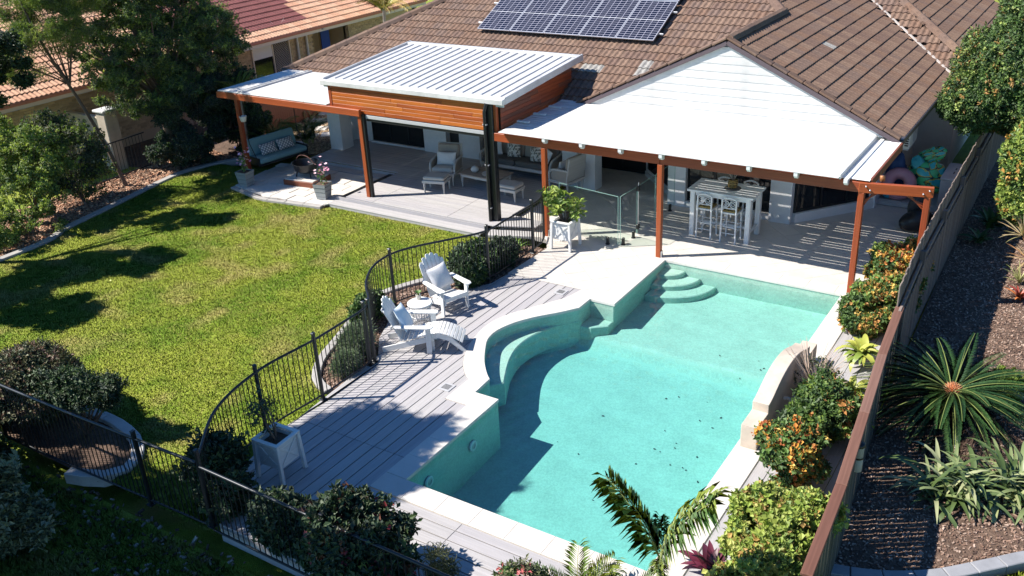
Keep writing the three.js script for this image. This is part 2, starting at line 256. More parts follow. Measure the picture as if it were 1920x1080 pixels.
{
  const P = [], N = [], U = []; let run = 0; const cx = -2.2, cz = 4.6;
  for (let i = 0; i < poolPoly.length; i++) {
    const a = poolPoly[i], b = poolPoly[(i + 1) % poolPoly.length], l = Math.hypot(b[0] - a[0], b[1] - a[1]); if (l < 1e-4) continue; let n = V(-(b[1] - a[1]) / l, 0, (b[0] - a[0]) / l); if (area(poolPoly) < 0) n.negate();
    const y0 = -0.035, y1 = -1.7, q = [[a[0], y0, a[1], run, 0], [b[0], y0, b[1], run + l, 0], [b[0], y1, b[1], run + l, 1.65], [a[0], y1, a[1], run, 1.65]];
    for (const k of [0, 1, 2, 0, 2, 3]) { P.push(q[k][0], q[k][1], q[k][2]); N.push(n.x, 0, n.z); U.push(q[k][3], q[k][4]); } run += l;
  }
  const g = new THREE.BufferGeometry(); g.setAttribute('position', new THREE.Float32BufferAttribute(P, 3)); g.setAttribute('normal', new THREE.Float32BufferAttribute(N, 3)); g.setAttribute('uv', new THREE.Float32BufferAttribute(U, 2));
  part(pool, 'pool_wall', g, M({ ...{ color: L.plaster.color, map: plasterTex, roughness: 0.9 }, side: THREE.DoubleSide }));
  const f = new THREE.PlaneGeometry(6.2, 10, 4, 220); f.rotateX(-Math.PI / 2); f.translate(-2.55, 0, 4.6); const p = f.attributes.position; for (let i = 0; i < p.count; i++) p.setY(i, floorY(p.getZ(i))); f.computeVertexNormals(); part(pool, 'pool_floor', muv(f, 'z'), L.plaster);
  // fan of three entry steps in the back corner
  [[1.22, -0.40], [0.86, -0.28], [0.5, -0.17]].forEach(([r, y]) => { const q = [[-3.9, 0]]; for (let i = 0; i <= 16; i++) { const a = i / 16 * Math.PI / 2; q.push([-3.9 + r * Math.cos(a) , r * 0.86 * Math.sin(a)]); } part(pool, 'pool_step', slab(q, y, 0.6, 'z', 0.02), L.plaster); });
  // curved bench in the bay, two ledges
  const arc = spline([[-4.42, 2.95], [-4.74, 3.4], [-4.94, 3.9], [-4.98, 4.45], [-4.86, 4.95], [-4.66, 5.4], [-4.48, 5.75]], 20);
  part(pool, 'pool_bench', slab([...curveIn.slice(1, 33).map(p => [p[0] - 0.05, p[1]]), ...arc.slice().reverse()], -0.27, 0.5, 'z', 0.02), L.plaster);
  const notch = [[-4.45, 2.5], [-3.92, 2.5], [-3.92, 2.72], [-4.2, 2.95], [-4.46, 2.98]];
  part(pool, 'pool_ledge', slab(notch, -0.4, 0.6, 'z', 0.015), L.plaster);
  // lights and outlets under the water
  for (const [x, y, z, ry] of [[-3.985, -0.42, 7.5, Math.PI / 2], [-3.985, -0.36, 8.7, Math.PI / 2]]) { const l = sub(pool, 'pool_outlet', [x, y, z], [0, 0, -Math.PI / 2]); part(l, 'outlet_ring', lathe([[0.05, 0], [0.1, 0], [0.1, 0.02], [0.085, 0.035], [0.05, 0.03]], 20), L.white); part(l, 'outlet_face', lathe([[0, 0.02], [0.05, 0.02], [0.05, 0]], 16), L.grey); }
}
// water: a body that absorbs light and the sheet that mirrors the sky
{
  const w = struct('pool_water');
  const rip = texture(512, 3.1, (u, v) => { const s = Math.sin; const a = fbmRip(u, v); return 0.5 + 0.18 * s(6.283 * (9 * u + 4 * v) + 7 * a) + 0.14 * s(6.283 * (-5 * u + 11 * v) + 6 * a) + 0.18 * (a - 0.5); }, false);
  const sheetMat = new THREE.MeshPhysicalMaterial({ color: 0xffffff, transmission: 1, thickness: 0, roughness: 0.02, ior: 1.33, bumpMap: rip, bumpScale: 0.012 });
  part(w, 'water_surface', flat(poolPoly, -0.062), sheetMat);
  const body = new THREE.MeshPhysicalMaterial({ color: 0xffffff, transparent: true, opacity: 0.004, roughness: 0.5, transmission: 0, thickness: 1.2, attenuationColor: RGB(0.54, 0.865, 0.905), attenuationDistance: 1.65, ior: 1.33 });
  const inset = poolPoly.map(p => [p[0] + (p[0] < -2 ? 0.003 : -0.003), p[1] + (p[1] < 4.6 ? 0.003 : -0.003)]);
  part(w, 'water_body', slab(inset, -0.068, 1.3), body);
}
function fbmRip(u, v) { return (fbmRip.f ||= fbmT(61, 4, 4, 3))(u, v); }
// fallen leaves under and on the water
{
  const o = []; const r = rng(99); for (let i = 0; i < 34; i++) { const x = -3.3 + 3.1 * Math.sqrt(r()), z = 1.0 + 6.2 * r(), s = 0.008 + 0.014 * r(); const g = new THREE.BoxGeometry(s * 2, 0.005, s); o.push(tf(g, [x, floorY(z) + 0.014, z], [0.1, r() * 6.28, 0])); }
  const m = sheet('fallen_leaves', merge(o), mat(0.012, 0.012, 0.012), 'stuff');
}
// coping
const cop = struct('pool_coping');
const stone = (poly, k = Math.floor(R0() * 3)) => part(cop, 'coping_stone', slab(clean(poly), 0.02, 0.06, 'z', 0.004), L.stone[k]);
const runStones = (fix0, fix1, from, to, n, axis) => { for (let i = 0; i < n; i++) { const a = from + (to - from) * i / n + 0.001, b = from + (to - from) * (i + 1) / n - 0.001; stone(axis === 'x' ? [[a, fix0], [b, fix0], [b, fix1], [a, fix1]] : [[fix0, a], [fix1, a], [fix1, b], [fix0, b]]); } };
runStones(-0.38, 0.015, -4.28, 0.42, 8, 'x');
runStones(-4.28, -3.885, 0.02, 2.2, 4, 'z');
stone([[-4.81, 2.205], [-3.885, 2.205], [-3.885, 2.515], [-4.44, 2.515], [-4.445, 2.99], [-4.92, 2.72]]);
for (let i = 0; i < 12; i++) { const A = curveIn.slice(i * 3, i * 3 + 4).map(p => [p[0] + 0.012, p[1]]), B = curveOut.slice(i * 3, i * 3 + 4).reverse(); stone([...A, ...B]); }
stone([[-4.50, 6.175], [-4.83, 6.345], [-4.82, 7.06], [-3.985, 7.06], [-3.985, 6.655], [-4.475, 6.655]]);
runStones(-4.37, -3.985, 7.065, 9.2, 4, 'z');
runStones(9.205, 9.6, -4.37, 0.42, 8, 'x');
runStones(-0.015, 0.42, 0.02, 9.2, 15, 'z');

// ---------- paving of the patio and round the pool ----------
const pav = struct('patio_paving');
const pavPoly = [[-8.3, -5.6], [1.25, -5.6], [1.25, 0.9], [0.425, 0.9], [0.425, -0.385], [-4.285, -0.385], [-4.285, 2.2], [-6.68, 2.2], [-6.62, 0.6], [-6.9, 0.15], [-8.3, 0.05]];
part(pav, 'grout_bed', slab(pavPoly, -0.003, 0.09), L.grout);
{
  const s = 0.45, c = Math.SQRT1_2; // tiles laid on the diagonal
  for (let i = -24; i < 24; i++) for (let j = -24; j < 24; j++) {
    const ox = -3.6 + (i - j) * s * c, oz = -1.2 + (i + j) * s * c, h = s / 2 - 0.0025; let p = pavPoly;
    const u = [c, c], v = [-c, c];
    p = half(half(half(half(p, u[0], u[1], u[0] * ox + u[1] * oz + h), -u[0], -u[1], -(u[0] * ox + u[1] * oz) + h), v[0], v[1], v[0] * ox + v[1] * oz + h), -v[0], -v[1], -(v[0] * ox + v[1] * oz) + h);
    p = clean(p); if (p.length < 3 || Math.abs(area(p)) < 0.004) continue;
    const g = slab(p, 0.008 + (R0() - 0.5) * 0.002, 0.02, 'z', 0);
    part(pav, 'paving_tile', g, L.patio[Math.floor(R0() * 3)]);
  }
}
// ---------- timber decks ----------
const deckPoly = clean([[-4.82, 2.212], [-6.66, 2.212], [-6.72, 2.8], [-7.25, 3.6], [-7.62, 4.3], [-7.68, 5.0], [-7.28, 5.9], [-6.64, 6.7], [-6.6, 8.1], [-6.7, 9.3], [-6.4, 10.35], [-5.7, 11.3], [-4.378, 11.3], [-4.378, 7.07], [-4.83, 7.07], [-4.84, 6.35], ...curveOut.slice().reverse().map(p => [p[0] - 0.006, p[1]])]);
function deck(name, poly, axis, pitch, gap, y, t, mats, seams = [], origin = 0, pieces = () => [poly]) {
  const o = struct(name); const xs = poly.map(p => p[axis === 'z' ? 0 : 1]), lo = Math.min(...xs), hi = Math.max(...xs); let k = 0;
  for (let a = origin + Math.floor((lo - origin) / pitch) * pitch; a < hi; a += pitch) {
    const cuts = [-99, ...seams, 99];
    for (const body of pieces(a)) for (let s = 0; s + 1 < cuts.length; s++) { const p = clean(axis === 'z' ? rectClip(body, a + gap / 2, a + pitch - gap / 2, cuts[s] + 0.004, cuts[s + 1] - 0.004) : rectClip(body, cuts[s] + 0.004, cuts[s + 1] - 0.004, a + gap / 2, a + pitch - gap / 2)); if (p.length < 3 || Math.abs(area(p)) < 0.003) continue; const g = slab(p, y + (R0() - 0.5) * 0.0016, t, axis, 0.003); const uv = g.attributes.uv, of = R0() * 7; for (let i = 0; i < uv.count; i++) uv.setXY(i, uv.getX(i) + of, uv.getY(i) + of * 2); part(o, 'deck_board', g, mats[k = Math.floor(R0() * mats.length)]); }
  }
  return o;
}
deck('pool_deck', deckPoly, 'z', 0.208, 0.017, 0.004, 0.03, L.deck, [8.76], 0, a => a + 0.208 > -5.74 ? [half(deckPoly, 0, 1, 4.45), half(deckPoly, 0, -1, -4.45)] : [deckPoly]);
deck('pool_deck', [[-4.37, 9.612], [0.42, 9.612], [0.42, 11.3], [-4.37, 11.3]], 'x', 0.208, 0.017, 0.004, 0.03, L.deck, [-2.66]);
deck('side_deck', [[0.43, 0.93], [1.34, 0.93], [1.42, 3], [1.62, 5.8], [1.85, 8], [1.9, 9.58], [0.43, 9.58]], 'z', 0.208, 0.011, 0.004, 0.03, L.deck, [5.55], 0.43);
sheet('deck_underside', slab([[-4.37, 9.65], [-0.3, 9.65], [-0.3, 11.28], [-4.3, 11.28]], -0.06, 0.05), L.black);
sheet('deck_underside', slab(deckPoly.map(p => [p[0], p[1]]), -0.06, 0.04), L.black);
// small skimmer lids set in the deck
const lid = (x, z, label) => { const o = thing('skimmer_lid', label, 'lid', [x, 0.012, z]); part(o, 'lid_plate', cbox(0.24, 0.012, 0.24, 0.003), L.grey); for (let i = 0; i < 5; i++) part(o, 'lid_slot', box(0.15, 0.004, 0.012, [0, 0.0085, -0.06 + i * 0.03]), L.black); };
lid(-5.15, 2.5, 'small grey slotted skimmer lid in the deck beside the white paving corner'); lid(-5.02, 6.75, 'small grey slotted skimmer lid in the deck by the square pool notch');
// house deck (raised) and its step
deck('house_deck', [[-16.6, -4.4], [-8.32, -4.4], [-8.32, -0.55], [-7.35, -0.5], [-7.35, -0.12], [-8.35, 0.25], [-13.15, 0.25], [-13.15, -2.0], [-16.6, -2.0]], 'x', 0.138, 0.006, 0.15, 0.03, L.deck, [-12.2, -9.75]);
const hds = struct('deck_step');
for (let i = 0; i < 2; i++) part(hds, 'step_board', slab([[-13.5, 0.28 + i * 0.17], [-8.5, 0.28 + i * 0.17], [-8.5, 0.444 + i * 0.17], [-13.5, 0.444 + i * 0.17]], 0.03, 0.03, 'x', 0.004), L.deck[i]);
part(hds, 'step_riser', slab([[-13.48, 0.245], [-8.52, 0.245], [-8.52, 0.272], [-13.48, 0.272]], 0.115, 0.23, 'x'), L.deck[2]);
part(hds, 'step_riser', slab([[-13.48, 0.585], [-8.52, 0.585], [-8.52, 0.606], [-13.48, 0.606]], -0.004, 0.1, 'x'), L.deck[0]);
part(hds, 'step_base', slab([[-13.4, -1.9], [-8.6, -1.9], [-8.6, 0.24], [-13.4, 0.24]], 0.1, 0.2), L.black);
part(hds, 'step_riser', slab([[-16.6, -1.985], [-13.16, -1.985], [-13.16, -1.96], [-16.6, -1.96]], 0.115, 0.2, 'x'), L.deck[1]);
part(hds, 'step_board', slab([[-16.4, -1.95], [-13.2, -1.95], [-13.2, -1.65], [-16.4, -1.65]], 0.035, 0.04, 'x', 0.004), L.deck[0]);
part(hds, 'step_board', slab([[-8.45, 0.24], [-7.4, -0.1], [-7.3, 0.2], [-8.3, 0.6]], 0.03, 0.06, 'x', 0.004), L.deck[1]);
// fire pit paving
const fp = struct('firepit_paving');
{
  const poly = [[-17.1, 0.62], [-15.6, 0.95], [-13.52, 0.72], [-13.2, 0.2], [-13.2, -1.64], [-16.5, -1.64], [-17.4, -1.5]];
  part(fp, 'paving_bed', slab(poly, -0.01, 0.12), L.soil);
  let row = 0; for (let z = -1.64; z < 1; z += 0.42, row++) for (let x = -17.6 - (row % 2) * 0.3; x < -13; x += 0.62) { const p = clean(rectClip(poly, x + 0.012, x + 0.608, z + 0.012, z + 0.408)); if (p.length < 3 || Math.abs(area(p)) < 0.02) continue; part(fp, 'paver', slab(p, 0.02 + (R0() - 0.5) * 0.012, 0.05, 'x', 0.006), L.stone[Math.floor(R0() * 3)]); }
  edging('paving_edge', 'rough pale stone edge between the fire pit paving and the lawn', [[-17.12, 0.7], [-16.4, 0.86], [-15.6, 1.03], [-14.6, 0.92], [-13.55, 0.8]], 0.14, 0.0, 0.12, L.concrete, 0.6);
}
[[-18.6, -3.3], [-18.9, -4.2], [-19.2, -5.0], [-19.8, -5.9], [-18.2, -4.7], [-20.3, -6.8], [-19.2, -6.4]].forEach(([x, z], i) => single('stepping_stone', cbox(0.75, 0.06, 0.48, 0.015), L.stone[i % 3], 'grey rectangular stepping stone on the pebble side path', 'stepping stone', [x, -0.03, z], [0, 0.25 + i * 0.1, 0], 'stepping stones on the side path'));

// ---------- house ----------
const TAN = 0.474, PIT = Math.atan(TAN), EAVE = 2.48;
const house = thing('house', 'white rendered house with brown tiled roof, gable and dark sliding doors', 'house');
const wallPart = (x0, x1, z0, z1, y0 = 0, y1 = 2.42, m = L.wall, o = house, name = 'wall') => part(o, name, box(x1 - x0, y1 - y0, z1 - z0, [(x0 + x1) / 2, (y0 + y1) / 2, (z0 + z1) / 2]), m);
// a wall running between two plan points
function wallLine(a, b, t, y0, y1, m, name, o = house, off = 0) { const l = Math.hypot(b[0] - a[0], b[1] - a[1]); const g = muv(new THREE.BoxGeometry(l, y1 - y0, t)); const an = Math.atan2(-(b[1] - a[1]), b[0] - a[0]); return part(o, name, g, m, [(a[0] + b[0]) / 2 + Math.sin(an) * off, (y0 + y1) / 2, (a[1] + b[1]) / 2 + Math.cos(an) * off], [0, an, 0]); }
const along = (a, b, s) => [a[0] + (b[0] - a[0]) * s, a[1] + (b[1] - a[1]) * s];
function glazed(a, b, y0, y1, n, fm, gm = L.glassDark) { // a glazed opening of n panes
  const w = sub(house, 'window'); for (let i = 0; i < n; i++) wallLine(along(a, b, i / n + 0.004), along(a, b, (i + 1) / n - 0.004), 0.02, y0 + 0.05, y1 - 0.05, gm, 'pane', w);
  for (let i = 0; i <= n; i++) { const c = along(a, b, i / n); const l = Math.hypot(b[0] - a[0], b[1] - a[1]), d = 0.028 / l; wallLine(along(a, b, i / n - d), along(a, b, i / n + d), 0.06, y0, y1, fm, 'frame_post', w); }
  wallLine(a, b, 0.054, y1 - 0.06, y1, fm, 'frame_rail', w); wallLine(a, b, 0.054, y0, y0 + 0.06, fm, 'frame_rail', w); return w;
}
// left wing behind the raised deck
wallPart(-17.6, -15.9, -4.35, -4.15); wallPart(-15.9, -13.7, -4.36, -4.16, 2.2, 2.42); glazed([-15.9, -4.2], [-13.7, -4.2], 0.16, 2.2, 3, L.black, L.screen);
wallPart(-15.9, -13.7, -4.14, -4.06, 0.15, 0.21, L.white, house, 'sill');
wallPart(-13.7, -12.85, -4.3, -4.0); wallPart(-12.85, -12.35, -4.35, -4.2, 0, 2.42, L.black, house, 'door_jamb'); wallPart(-12.35, -11.6, -4.3, -3.98);
glazed([-11.6, -4.2], [-8.45, -4.2], 0.16, 2.3, 4, L.black, L.screen); wallPart(-11.6, -8.45, -4.36, -4.16, 2.3, 2.42); wallPart(-10.4, -9.9, -4.1, -3.98);
wallPart(-8.45, -7.45, -3.75, -3.35); part(house, 'downpipe', rod([-7.95, 0, -3.29], [-7.95, 2.4, -3.29], 0.045, 10), L.white);
wallPart(-8.42, -8.3, -5.4, -3.75); wallPart(-16.65, -16.15, -3.5, -3.0, 0.1, 2.42, L.wall, house, 'pillar');
// recessed doors and the angled bay
glazed([-8.3, -5.2], [-6.75, -5.2], 0.02, 2.3, 2, L.black, L.screen); wallPart(-8.3, -6.7, -5.3, -5.1, 2.3, 2.42);
glazed([-6.75, -5.15], [-5.3, -3.7], 0.14, 2.3, 2, L.white, L.glassDark); wallLine([-6.75, -5.15], [-5.3, -3.7], 0.14, 0, 0.14, L.white, 'sill'); wallLine([-6.75, -5.15], [-5.3, -3.7], 0.14, 2.3, 2.42, L.wall, 'wall');
wallPart(-5.3, -4.82, -3.72, -3.25);
glazed([-4.82, -3.4], [-2.64, -3.4], 0.16, 2.25, 3, L.black); wallPart(-4.82, -2.64, -3.47, -3.27, 0, 0.16, L.wall, house, 'sill'); wallPart(-4.82, -2.64, -3.5, -3.3, 2.25, 2.42);
wallPart(-2.64, -2.12, -3.72, -3.22);
glazed([-2.1, -3.45], [-0.75, -5.2], 0.24, 2.25, 3, L.black); wallLine([-2.12, -3.42], [-0.72, -5.22], 0.2, 0, 0.24, L.wall, 'sill'); wallLine([-2.12, -3.42], [-0.72, -5.22], 0.2, 2.25, 2.42, L.wall, 'wall');
wallPart(-0.82, -0.62, -9.3, -5.15, -0.1, 2.42); wallPart(-0.82, 0.35, -9.5, -9.3, -0.1, 2.42); wallPart(0.15, 0.35, -16, -9.5, -0.1, 2.42);
wallPart(-17.6, -17.4, -16, -4.35); wallPart(-17.6, 0.2, -16.2, -16, 0, 2.42); part(house, 'ceiling', box(17, 0.04, 13, [-9, 2.44, -9.6]), L.white);
// soffits
part(house, 'soffit', box(18.0, 0.03, 2.6, [-8.95, 2.425, -4.25]), L.white);
// flyscreen reflections: a pale framed picture inside the bay window
{ const p = sub(house, 'picture_frame'); part(p, 'frame', box(0.6, 0.7, 0.03, [-3.75, 1.55, -3.36]), L.white); part(p, 'print', box(0.42, 0.52, 0.01, [-3.75, 1.55, -3.342]), L.black); }

// --- roof tiles ---
function tileGeo(w = 0.32, len = 0.4, amp = 0.036, seg = 8) {
  const P = [], N = [], I = []; for (let r = 0; r < 2; r++) for (let k = 0; k <= seg; k++) { const x = w * k / seg, a = 2 * Math.PI * x / (w / 2), y = amp * (0.5 - 0.5 * Math.cos(a)), dy = amp * 0.5 * Math.sin(a) * 2 * Math.PI / (w / 2); P.push(x, y + (r ? 0.032 : 0), r ? len : 0); const l = Math.hypot(dy, 1); N.push(-dy / l, 1 / l, -0.06); }
  for (let k = 0; k < seg; k++) { const a = k, b = k + 1, c = seg + 1 + k, d = c + 1; I.push(a, c, b, b, c, d); }
  const o = P.length / 3; for (let k = 0; k <= seg; k++) { const x = w * k / seg, y = amp * (0.5 - 0.5 * Math.cos(2 * Math.PI * x / (w / 2))); P.push(x, y + 0.032, len, x, y + 0.008, len); N.push(0, 0, 1, 0, 0, 1); }
  for (let k = 0; k < seg; k++) { const a = o + k * 2; I.push(a, a + 1, a + 2, a + 2, a + 1, a + 3); }
  const g = new THREE.BufferGeometry(); g.setAttribute('position', new THREE.Float32BufferAttribute(P, 3)); g.setAttribute('normal', new THREE.Float32BufferAttribute(N, 3)); g.setIndex(I); return muv(g, 'z');
}
const TG = tileGeo();
const lichen = texture(512, 1.1, (u, v) => { const a = midN(u, v), b = bigN(v, u), c = fineN(u, v); const k = 0.62 + 0.5 * (a - 0.5) + 0.35 * (b - 0.5) + 0.35 * (c - 0.5); return [k * 1.02, k, k * 0.97]; });
const tileMats = [[0.265, 0.165, 0.12], [0.29, 0.185, 0.135], [0.24, 0.15, 0.115], [0.31, 0.2, 0.145], [0.275, 0.165, 0.115], [0.25, 0.165, 0.13]].map(c => mat(...c, { map: lichen, roughness: 0.85, bumpMap: bumpFine, bumpScale: 0.003 }));
const greyTile = mat(0.45, 0.44, 0.42, { map: lichen, roughness: 0.8 });
const terraMats = [[0.90, 0.52, 0.34], [0.93, 0.57, 0.38], [0.86, 0.47, 0.30]].map(c => mat(...c, { map: lichen, roughness: 0.85 }));
const maroonMats = [[0.27, 0.075, 0.07], [0.3, 0.085, 0.08]].map(c => mat(...c, { map: lichen, roughness: 0.7 }));
// plane: eave origin, course direction u, plan direction up the slope d; keep(s along u, t plan distance up)
function layTiles(out, origin, u, d, s0, s1, t0, t1, keep, choose, tan = TAN) {
  const pit = Math.atan(tan), ex = 0.335 * Math.cos(pit); const yv = V(0, Math.cos(pit), 0).add(V(d[0], 0, d[1]).multiplyScalar(-Math.sin(pit))); const zv = V(d[0], 0, d[1]).multiplyScalar(-Math.cos(pit)).add(V(0, -Math.sin(pit), 0)); const xv = V(0, 0, 0).crossVectors(yv, zv);
  const flip = xv.x * u[0] + xv.z * u[1] < 0; let row = 0;
  for (let t = t0; t < t1; t += ex, row++) for (let s = s0; s < s1; s += 0.32) {
    const sc = s + 0.16, tc = t + ex * 0.5; if (!keep(sc, tc)) continue;
    const sl = flip ? s + 0.32 : s, tt = t + ex * 1.14 - ex * 0.06; const p = V(origin[0] + u[0] * sl + d[0] * tt, origin[1] + tan * tt, origin[2] + u[1] * sl + d[1] * tt);
    const m = new THREE.Matrix4().makeBasis(xv, yv, zv).multiply(new THREE.Matrix4().makeRotationZ((R0() - 0.5) * 0.012)); m.setPosition(p.addScaledVector(yv, R0() * 0.006)); out.push({ m, mat: choose(sc, tc), d: p.distanceTo(camera.position) });
  }
}
const proj = new THREE.Matrix4(); camera.updateMatrixWorld(); camera.updateProjectionMatrix(); proj.multiplyMatrices(camera.projectionMatrix, camera.matrixWorldInverse);
function inFrame(p) { const q = p.clone().applyMatrix4(proj); return Math.abs(q.x) < 1.02 && Math.abs(q.y) < 1.02 && q.z < 1; }
function placeTiles(parent, list, hidden = () => false, most = 290) {
  for (const t of list) { const p = V(0, 0, 0).setFromMatrixPosition(t.m); t.show = inFrame(p) && !hidden(p); }
  list.sort((a, b) => (b.show - a.show) || (a.d - b.d));
  list.slice(0, most).forEach(t => { const me = part(parent, 'roof_tile', TG, t.mat); me.applyMatrix4(t.m); });
  const rest = list.slice(most); if (!rest.length) return; const im = new THREE.InstancedMesh(TG, mat(1, 1, 1, { map: lichen, roughness: 0.85, bumpMap: bumpFine, bumpScale: 0.003 }), rest.length); rest.forEach((t, i) => { im.setMatrixAt(i, t.m); im.setColorAt(i, t.mat.color); }); im.name = 'roof_tiles'; im.userData = { kind: 'stuff' }; im.castShadow = im.receiveShadow = true; parent.add(im);
}
const roof = sub(house, 'roof');
const pickTile = () => tileMats[Math.floor(R0() * 6)];
{
  const list = [], W = 0.9;
  const F = (x, t) => x > -18.1 + t - 0.1 && (t < 3.85 ? x < -7.6 + t + 0.15 : x < 0.1 - t + 0.1);
  layTiles(list, [0, EAVE, -2.9], [1, 0], [0, -1], -18.2, 0.1, -0.06, 5.4, F, (x, t) => ((Math.abs(x + 7.95) < 0.17 && Math.abs(t - 1.3) < 0.15) || (Math.abs(x + 6.6) < 0.17 && Math.abs(t - 1.45) < 0.17)) ? greyTile : pickTile());
  layTiles(list, [0.1, EAVE, 0], [0, 1], [-1, 0], -15.0, -2.95, -0.06, 5.4, (z, t) => z > -9.15 - t + 0.1 && z < -3.0 && (t < 3.85 || z < -2.9 - t), (z, t) => (Math.abs(z + 6.2) < 0.17 && Math.abs(t - 2.55) < 0.17) || (Math.abs(z + 5.4) < 0.3 && Math.abs(t - 0.6) < 0.17 && false) ? greyTile : pickTile());
  layTiles(list, [-7.6, EAVE, 0], [0, 1], [1, 0], -7.0, -2.95, 0, 3.8, (z, t) => z > -2.9 - t, pickTile);
  layTiles(list, [0, EAVE, -9.15], [1, 0], [0, -1], -4, 1.1, 0, 4.2, (x, t) => x > 0.1 - t && x < 0.1 + W - t, pickTile);
  layTiles(list, [0.1 + W, EAVE, 0], [0, 1], [-1, 0], -18, -9.2, 0, 4.6, (z, t) => z < -9.15 - t, pickTile);
  placeTiles(roof, list, p => p.x < -8.2 && p.x > -14 && p.z > -4.1);
  // boarding beneath the tiles
  const pl = (pts) => { const g = new THREE.BufferGeometry(); const P = []; for (let i = 1; i + 1 < pts.length; i++) P.push(...pts[0], ...pts[i], ...pts[i + 1]); g.setAttribute('position', new THREE.Float32BufferAttribute(P, 3)); g.computeVertexNormals(); return muv(g, 'z'); };
  const under = M({ color: RGB(0.33, 0.21, 0.16), map: lichen, side: THREE.DoubleSide }); const h = (t) => EAVE - 0.045 + TAN * t, T = 6.6;
  part(roof, 'roof_sheeting', merge([pl([[-18.1, h(0), -2.9], [-7.6, h(0), -2.9], [-3.75, h(3.85), -6.75], [0.1 - T, h(T), -2.9 - T], [-18.1 + T, h(T), -2.9 - T]]), pl([[0.1, h(0), -2.9], [0.1, h(0), -9.15], [0.1 - T, h(T), -9.15 - T], [0.1 - T, h(T), -2.9 - T], [-3.75, h(3.85), -6.75], [-3.75, h(3.85), -2.9]]), pl([[-7.6, h(0), -2.9], [-3.75, h(3.85), -2.9], [-3.75, h(3.85), -6.75]]), pl([[0.1, h(0), -9.15], [1.0, h(0), -9.15], [1.0 - T, h(T), -9.15 - T], [0.1 - T, h(T), -9.15 - T]]), pl([[1.0, h(0), -9.15], [1.0, h(0), -16.2], [1.0 - T, h(T), -16.2], [1.0 - T, h(T), -9.15 - T]]), pl([[-18.1, h(0), -2.9], [-18.1, h(0), -16.1], [-18.1 + T, h(T), -2.9 - T]])]), under);
  // ridge, hip and verge caps
  const capGeo = (L0, w = 0.14) => { const s = new THREE.Shape([[-w, -0.05], [-w * 0.62, 0.045], [0, 0.085], [w * 0.62, 0.045], [w, -0.05], [w * 0.8, -0.07], [0, 0.03], [-w * 0.8, -0.07]].map(p => new THREE.Vector2(...p))); const g = new THREE.ExtrudeGeometry(s, { depth: L0, bevelEnabled: false }); g.translate(0, 0, -L0 / 2); return muv(g, 'z'); };
  const caps = (a, b, geo, step, name = 'ridge_cap', lift = 0.06) => { const A = V(...a), B = V(...b), len = A.distanceTo(B), n = Math.round(len / step); const m = new THREE.Matrix4().lookAt(B, A, V(0, 1, 0)); for (let i = 0; i < n; i++) { const me = part(roof, name, geo, tileMats[Math.floor(R0() * 6)]); const q = m.clone().multiply(new THREE.Matrix4().makeRotationX(-0.035)); q.setPosition(A.clone().lerp(B, (i + 0.5) / n).add(V(0, lift + R0() * 0.006, 0))); me.applyMatrix4(q); } };
  const cg = capGeo(0.4);
  caps([-3.75, EAVE + TAN * 3.85, -2.95], [-3.75, EAVE + TAN * 3.85, -6.75], cg, 0.36);
  caps([-3.75, EAVE + TAN * 3.85, -6.75], [-5.3, EAVE + TAN * 5.4, -8.3], cg, 0.36);
  caps([-18.15, EAVE - 0.02, -2.85], [-12.8, EAVE + TAN * 5.3, -8.2], cg, 0.36);
  caps([1.0, EAVE, -9.15], [-3.4, EAVE + TAN * 4.4, -13.55], cg, 0.36);
  // verge tiles up both rakes of the gable: an L of top and face
  const vg = merge([cbox(0.19, 0.05, 0.385, 0.012), tf(cbox(0.035, 0.19, 0.385, 0.01), [0.09, -0.08, 0])]);
  for (const s of [-1, 1]) { const A = V(-3.75 + s * 3.95, EAVE - TAN * 0.1, -2.86), B = V(-3.75, EAVE + TAN * 3.85, -2.86), n = 11; for (let i = 0; i < n; i++) { const me = part(roof, 'verge_tile', vg, tileMats[Math.floor(R0() * 6)]); const q = new THREE.Matrix4().lookAt(B, A, V(0, 1, 0)); if (s > 0) q.multiply(new THREE.Matrix4().makeRotationY(Math.PI)); q.multiply(new THREE.Matrix4().makeRotationX(s > 0 ? 0.035 : -0.035)); q.setPosition(A.clone().lerp(B, (i + 0.5) / n).add(V(0, 0.085, 0))); me.applyMatrix4(q); } }
  // valley flashing, gutter, barge boards
  part(roof, 'valley_flashing', bar([0.08, EAVE + 0.07, -9.2], [-4.2, EAVE + TAN * 4.28 + 0.07, -13.48], 0.08, 0.02), mat(0.62, 0.56, 0.52, { map: mottle }));
  for (const g of [bar([0.2, 2.42, -2.88], [0.2, 2.42, -9.2], 0.12, 0.11, 0.02), bar([-18.2, 2.42, -2.8], [-13.8, 2.42, -2.8], 0.12, 0.11, 0.02)]) part(roof, 'gutter', g, mat(0.055, 0.05, 0.055, { roughness: 0.4 }));
  for (const s of [-1, 1]) part(roof, 'barge_board', bar([-3.75 + s * 3.93, EAVE - 0.06, -2.80], [-3.75, EAVE + TAN * 3.93 - 0.06, -2.80], 0.03, 0.1), mat(0.10, 0.075, 0.085));
  // gable weatherboards
  const gab = sub(house, 'gable'); let i = 0; for (let y = 2.5; y < 4.16; y += 0.185, i++) { const hw = (v) => Math.max(0.02, 3.85 - (v - EAVE) / TAN - 0.1), y1 = Math.min(y + 0.2, 4.26); const s = new THREE.Shape([[-hw(y), 0], [hw(y), 0], [hw(y1), y1 - y], [-hw(y1), y1 - y]].map(p => new THREE.Vector2(...p))); const g = new THREE.ExtrudeGeometry(s, { depth: 0.02, bevelEnabled: false }); part(gab, 'weatherboard', muv(g, 'x'), L.white, [-3.75, y, -2.86], [-0.045, 0, 0]); }
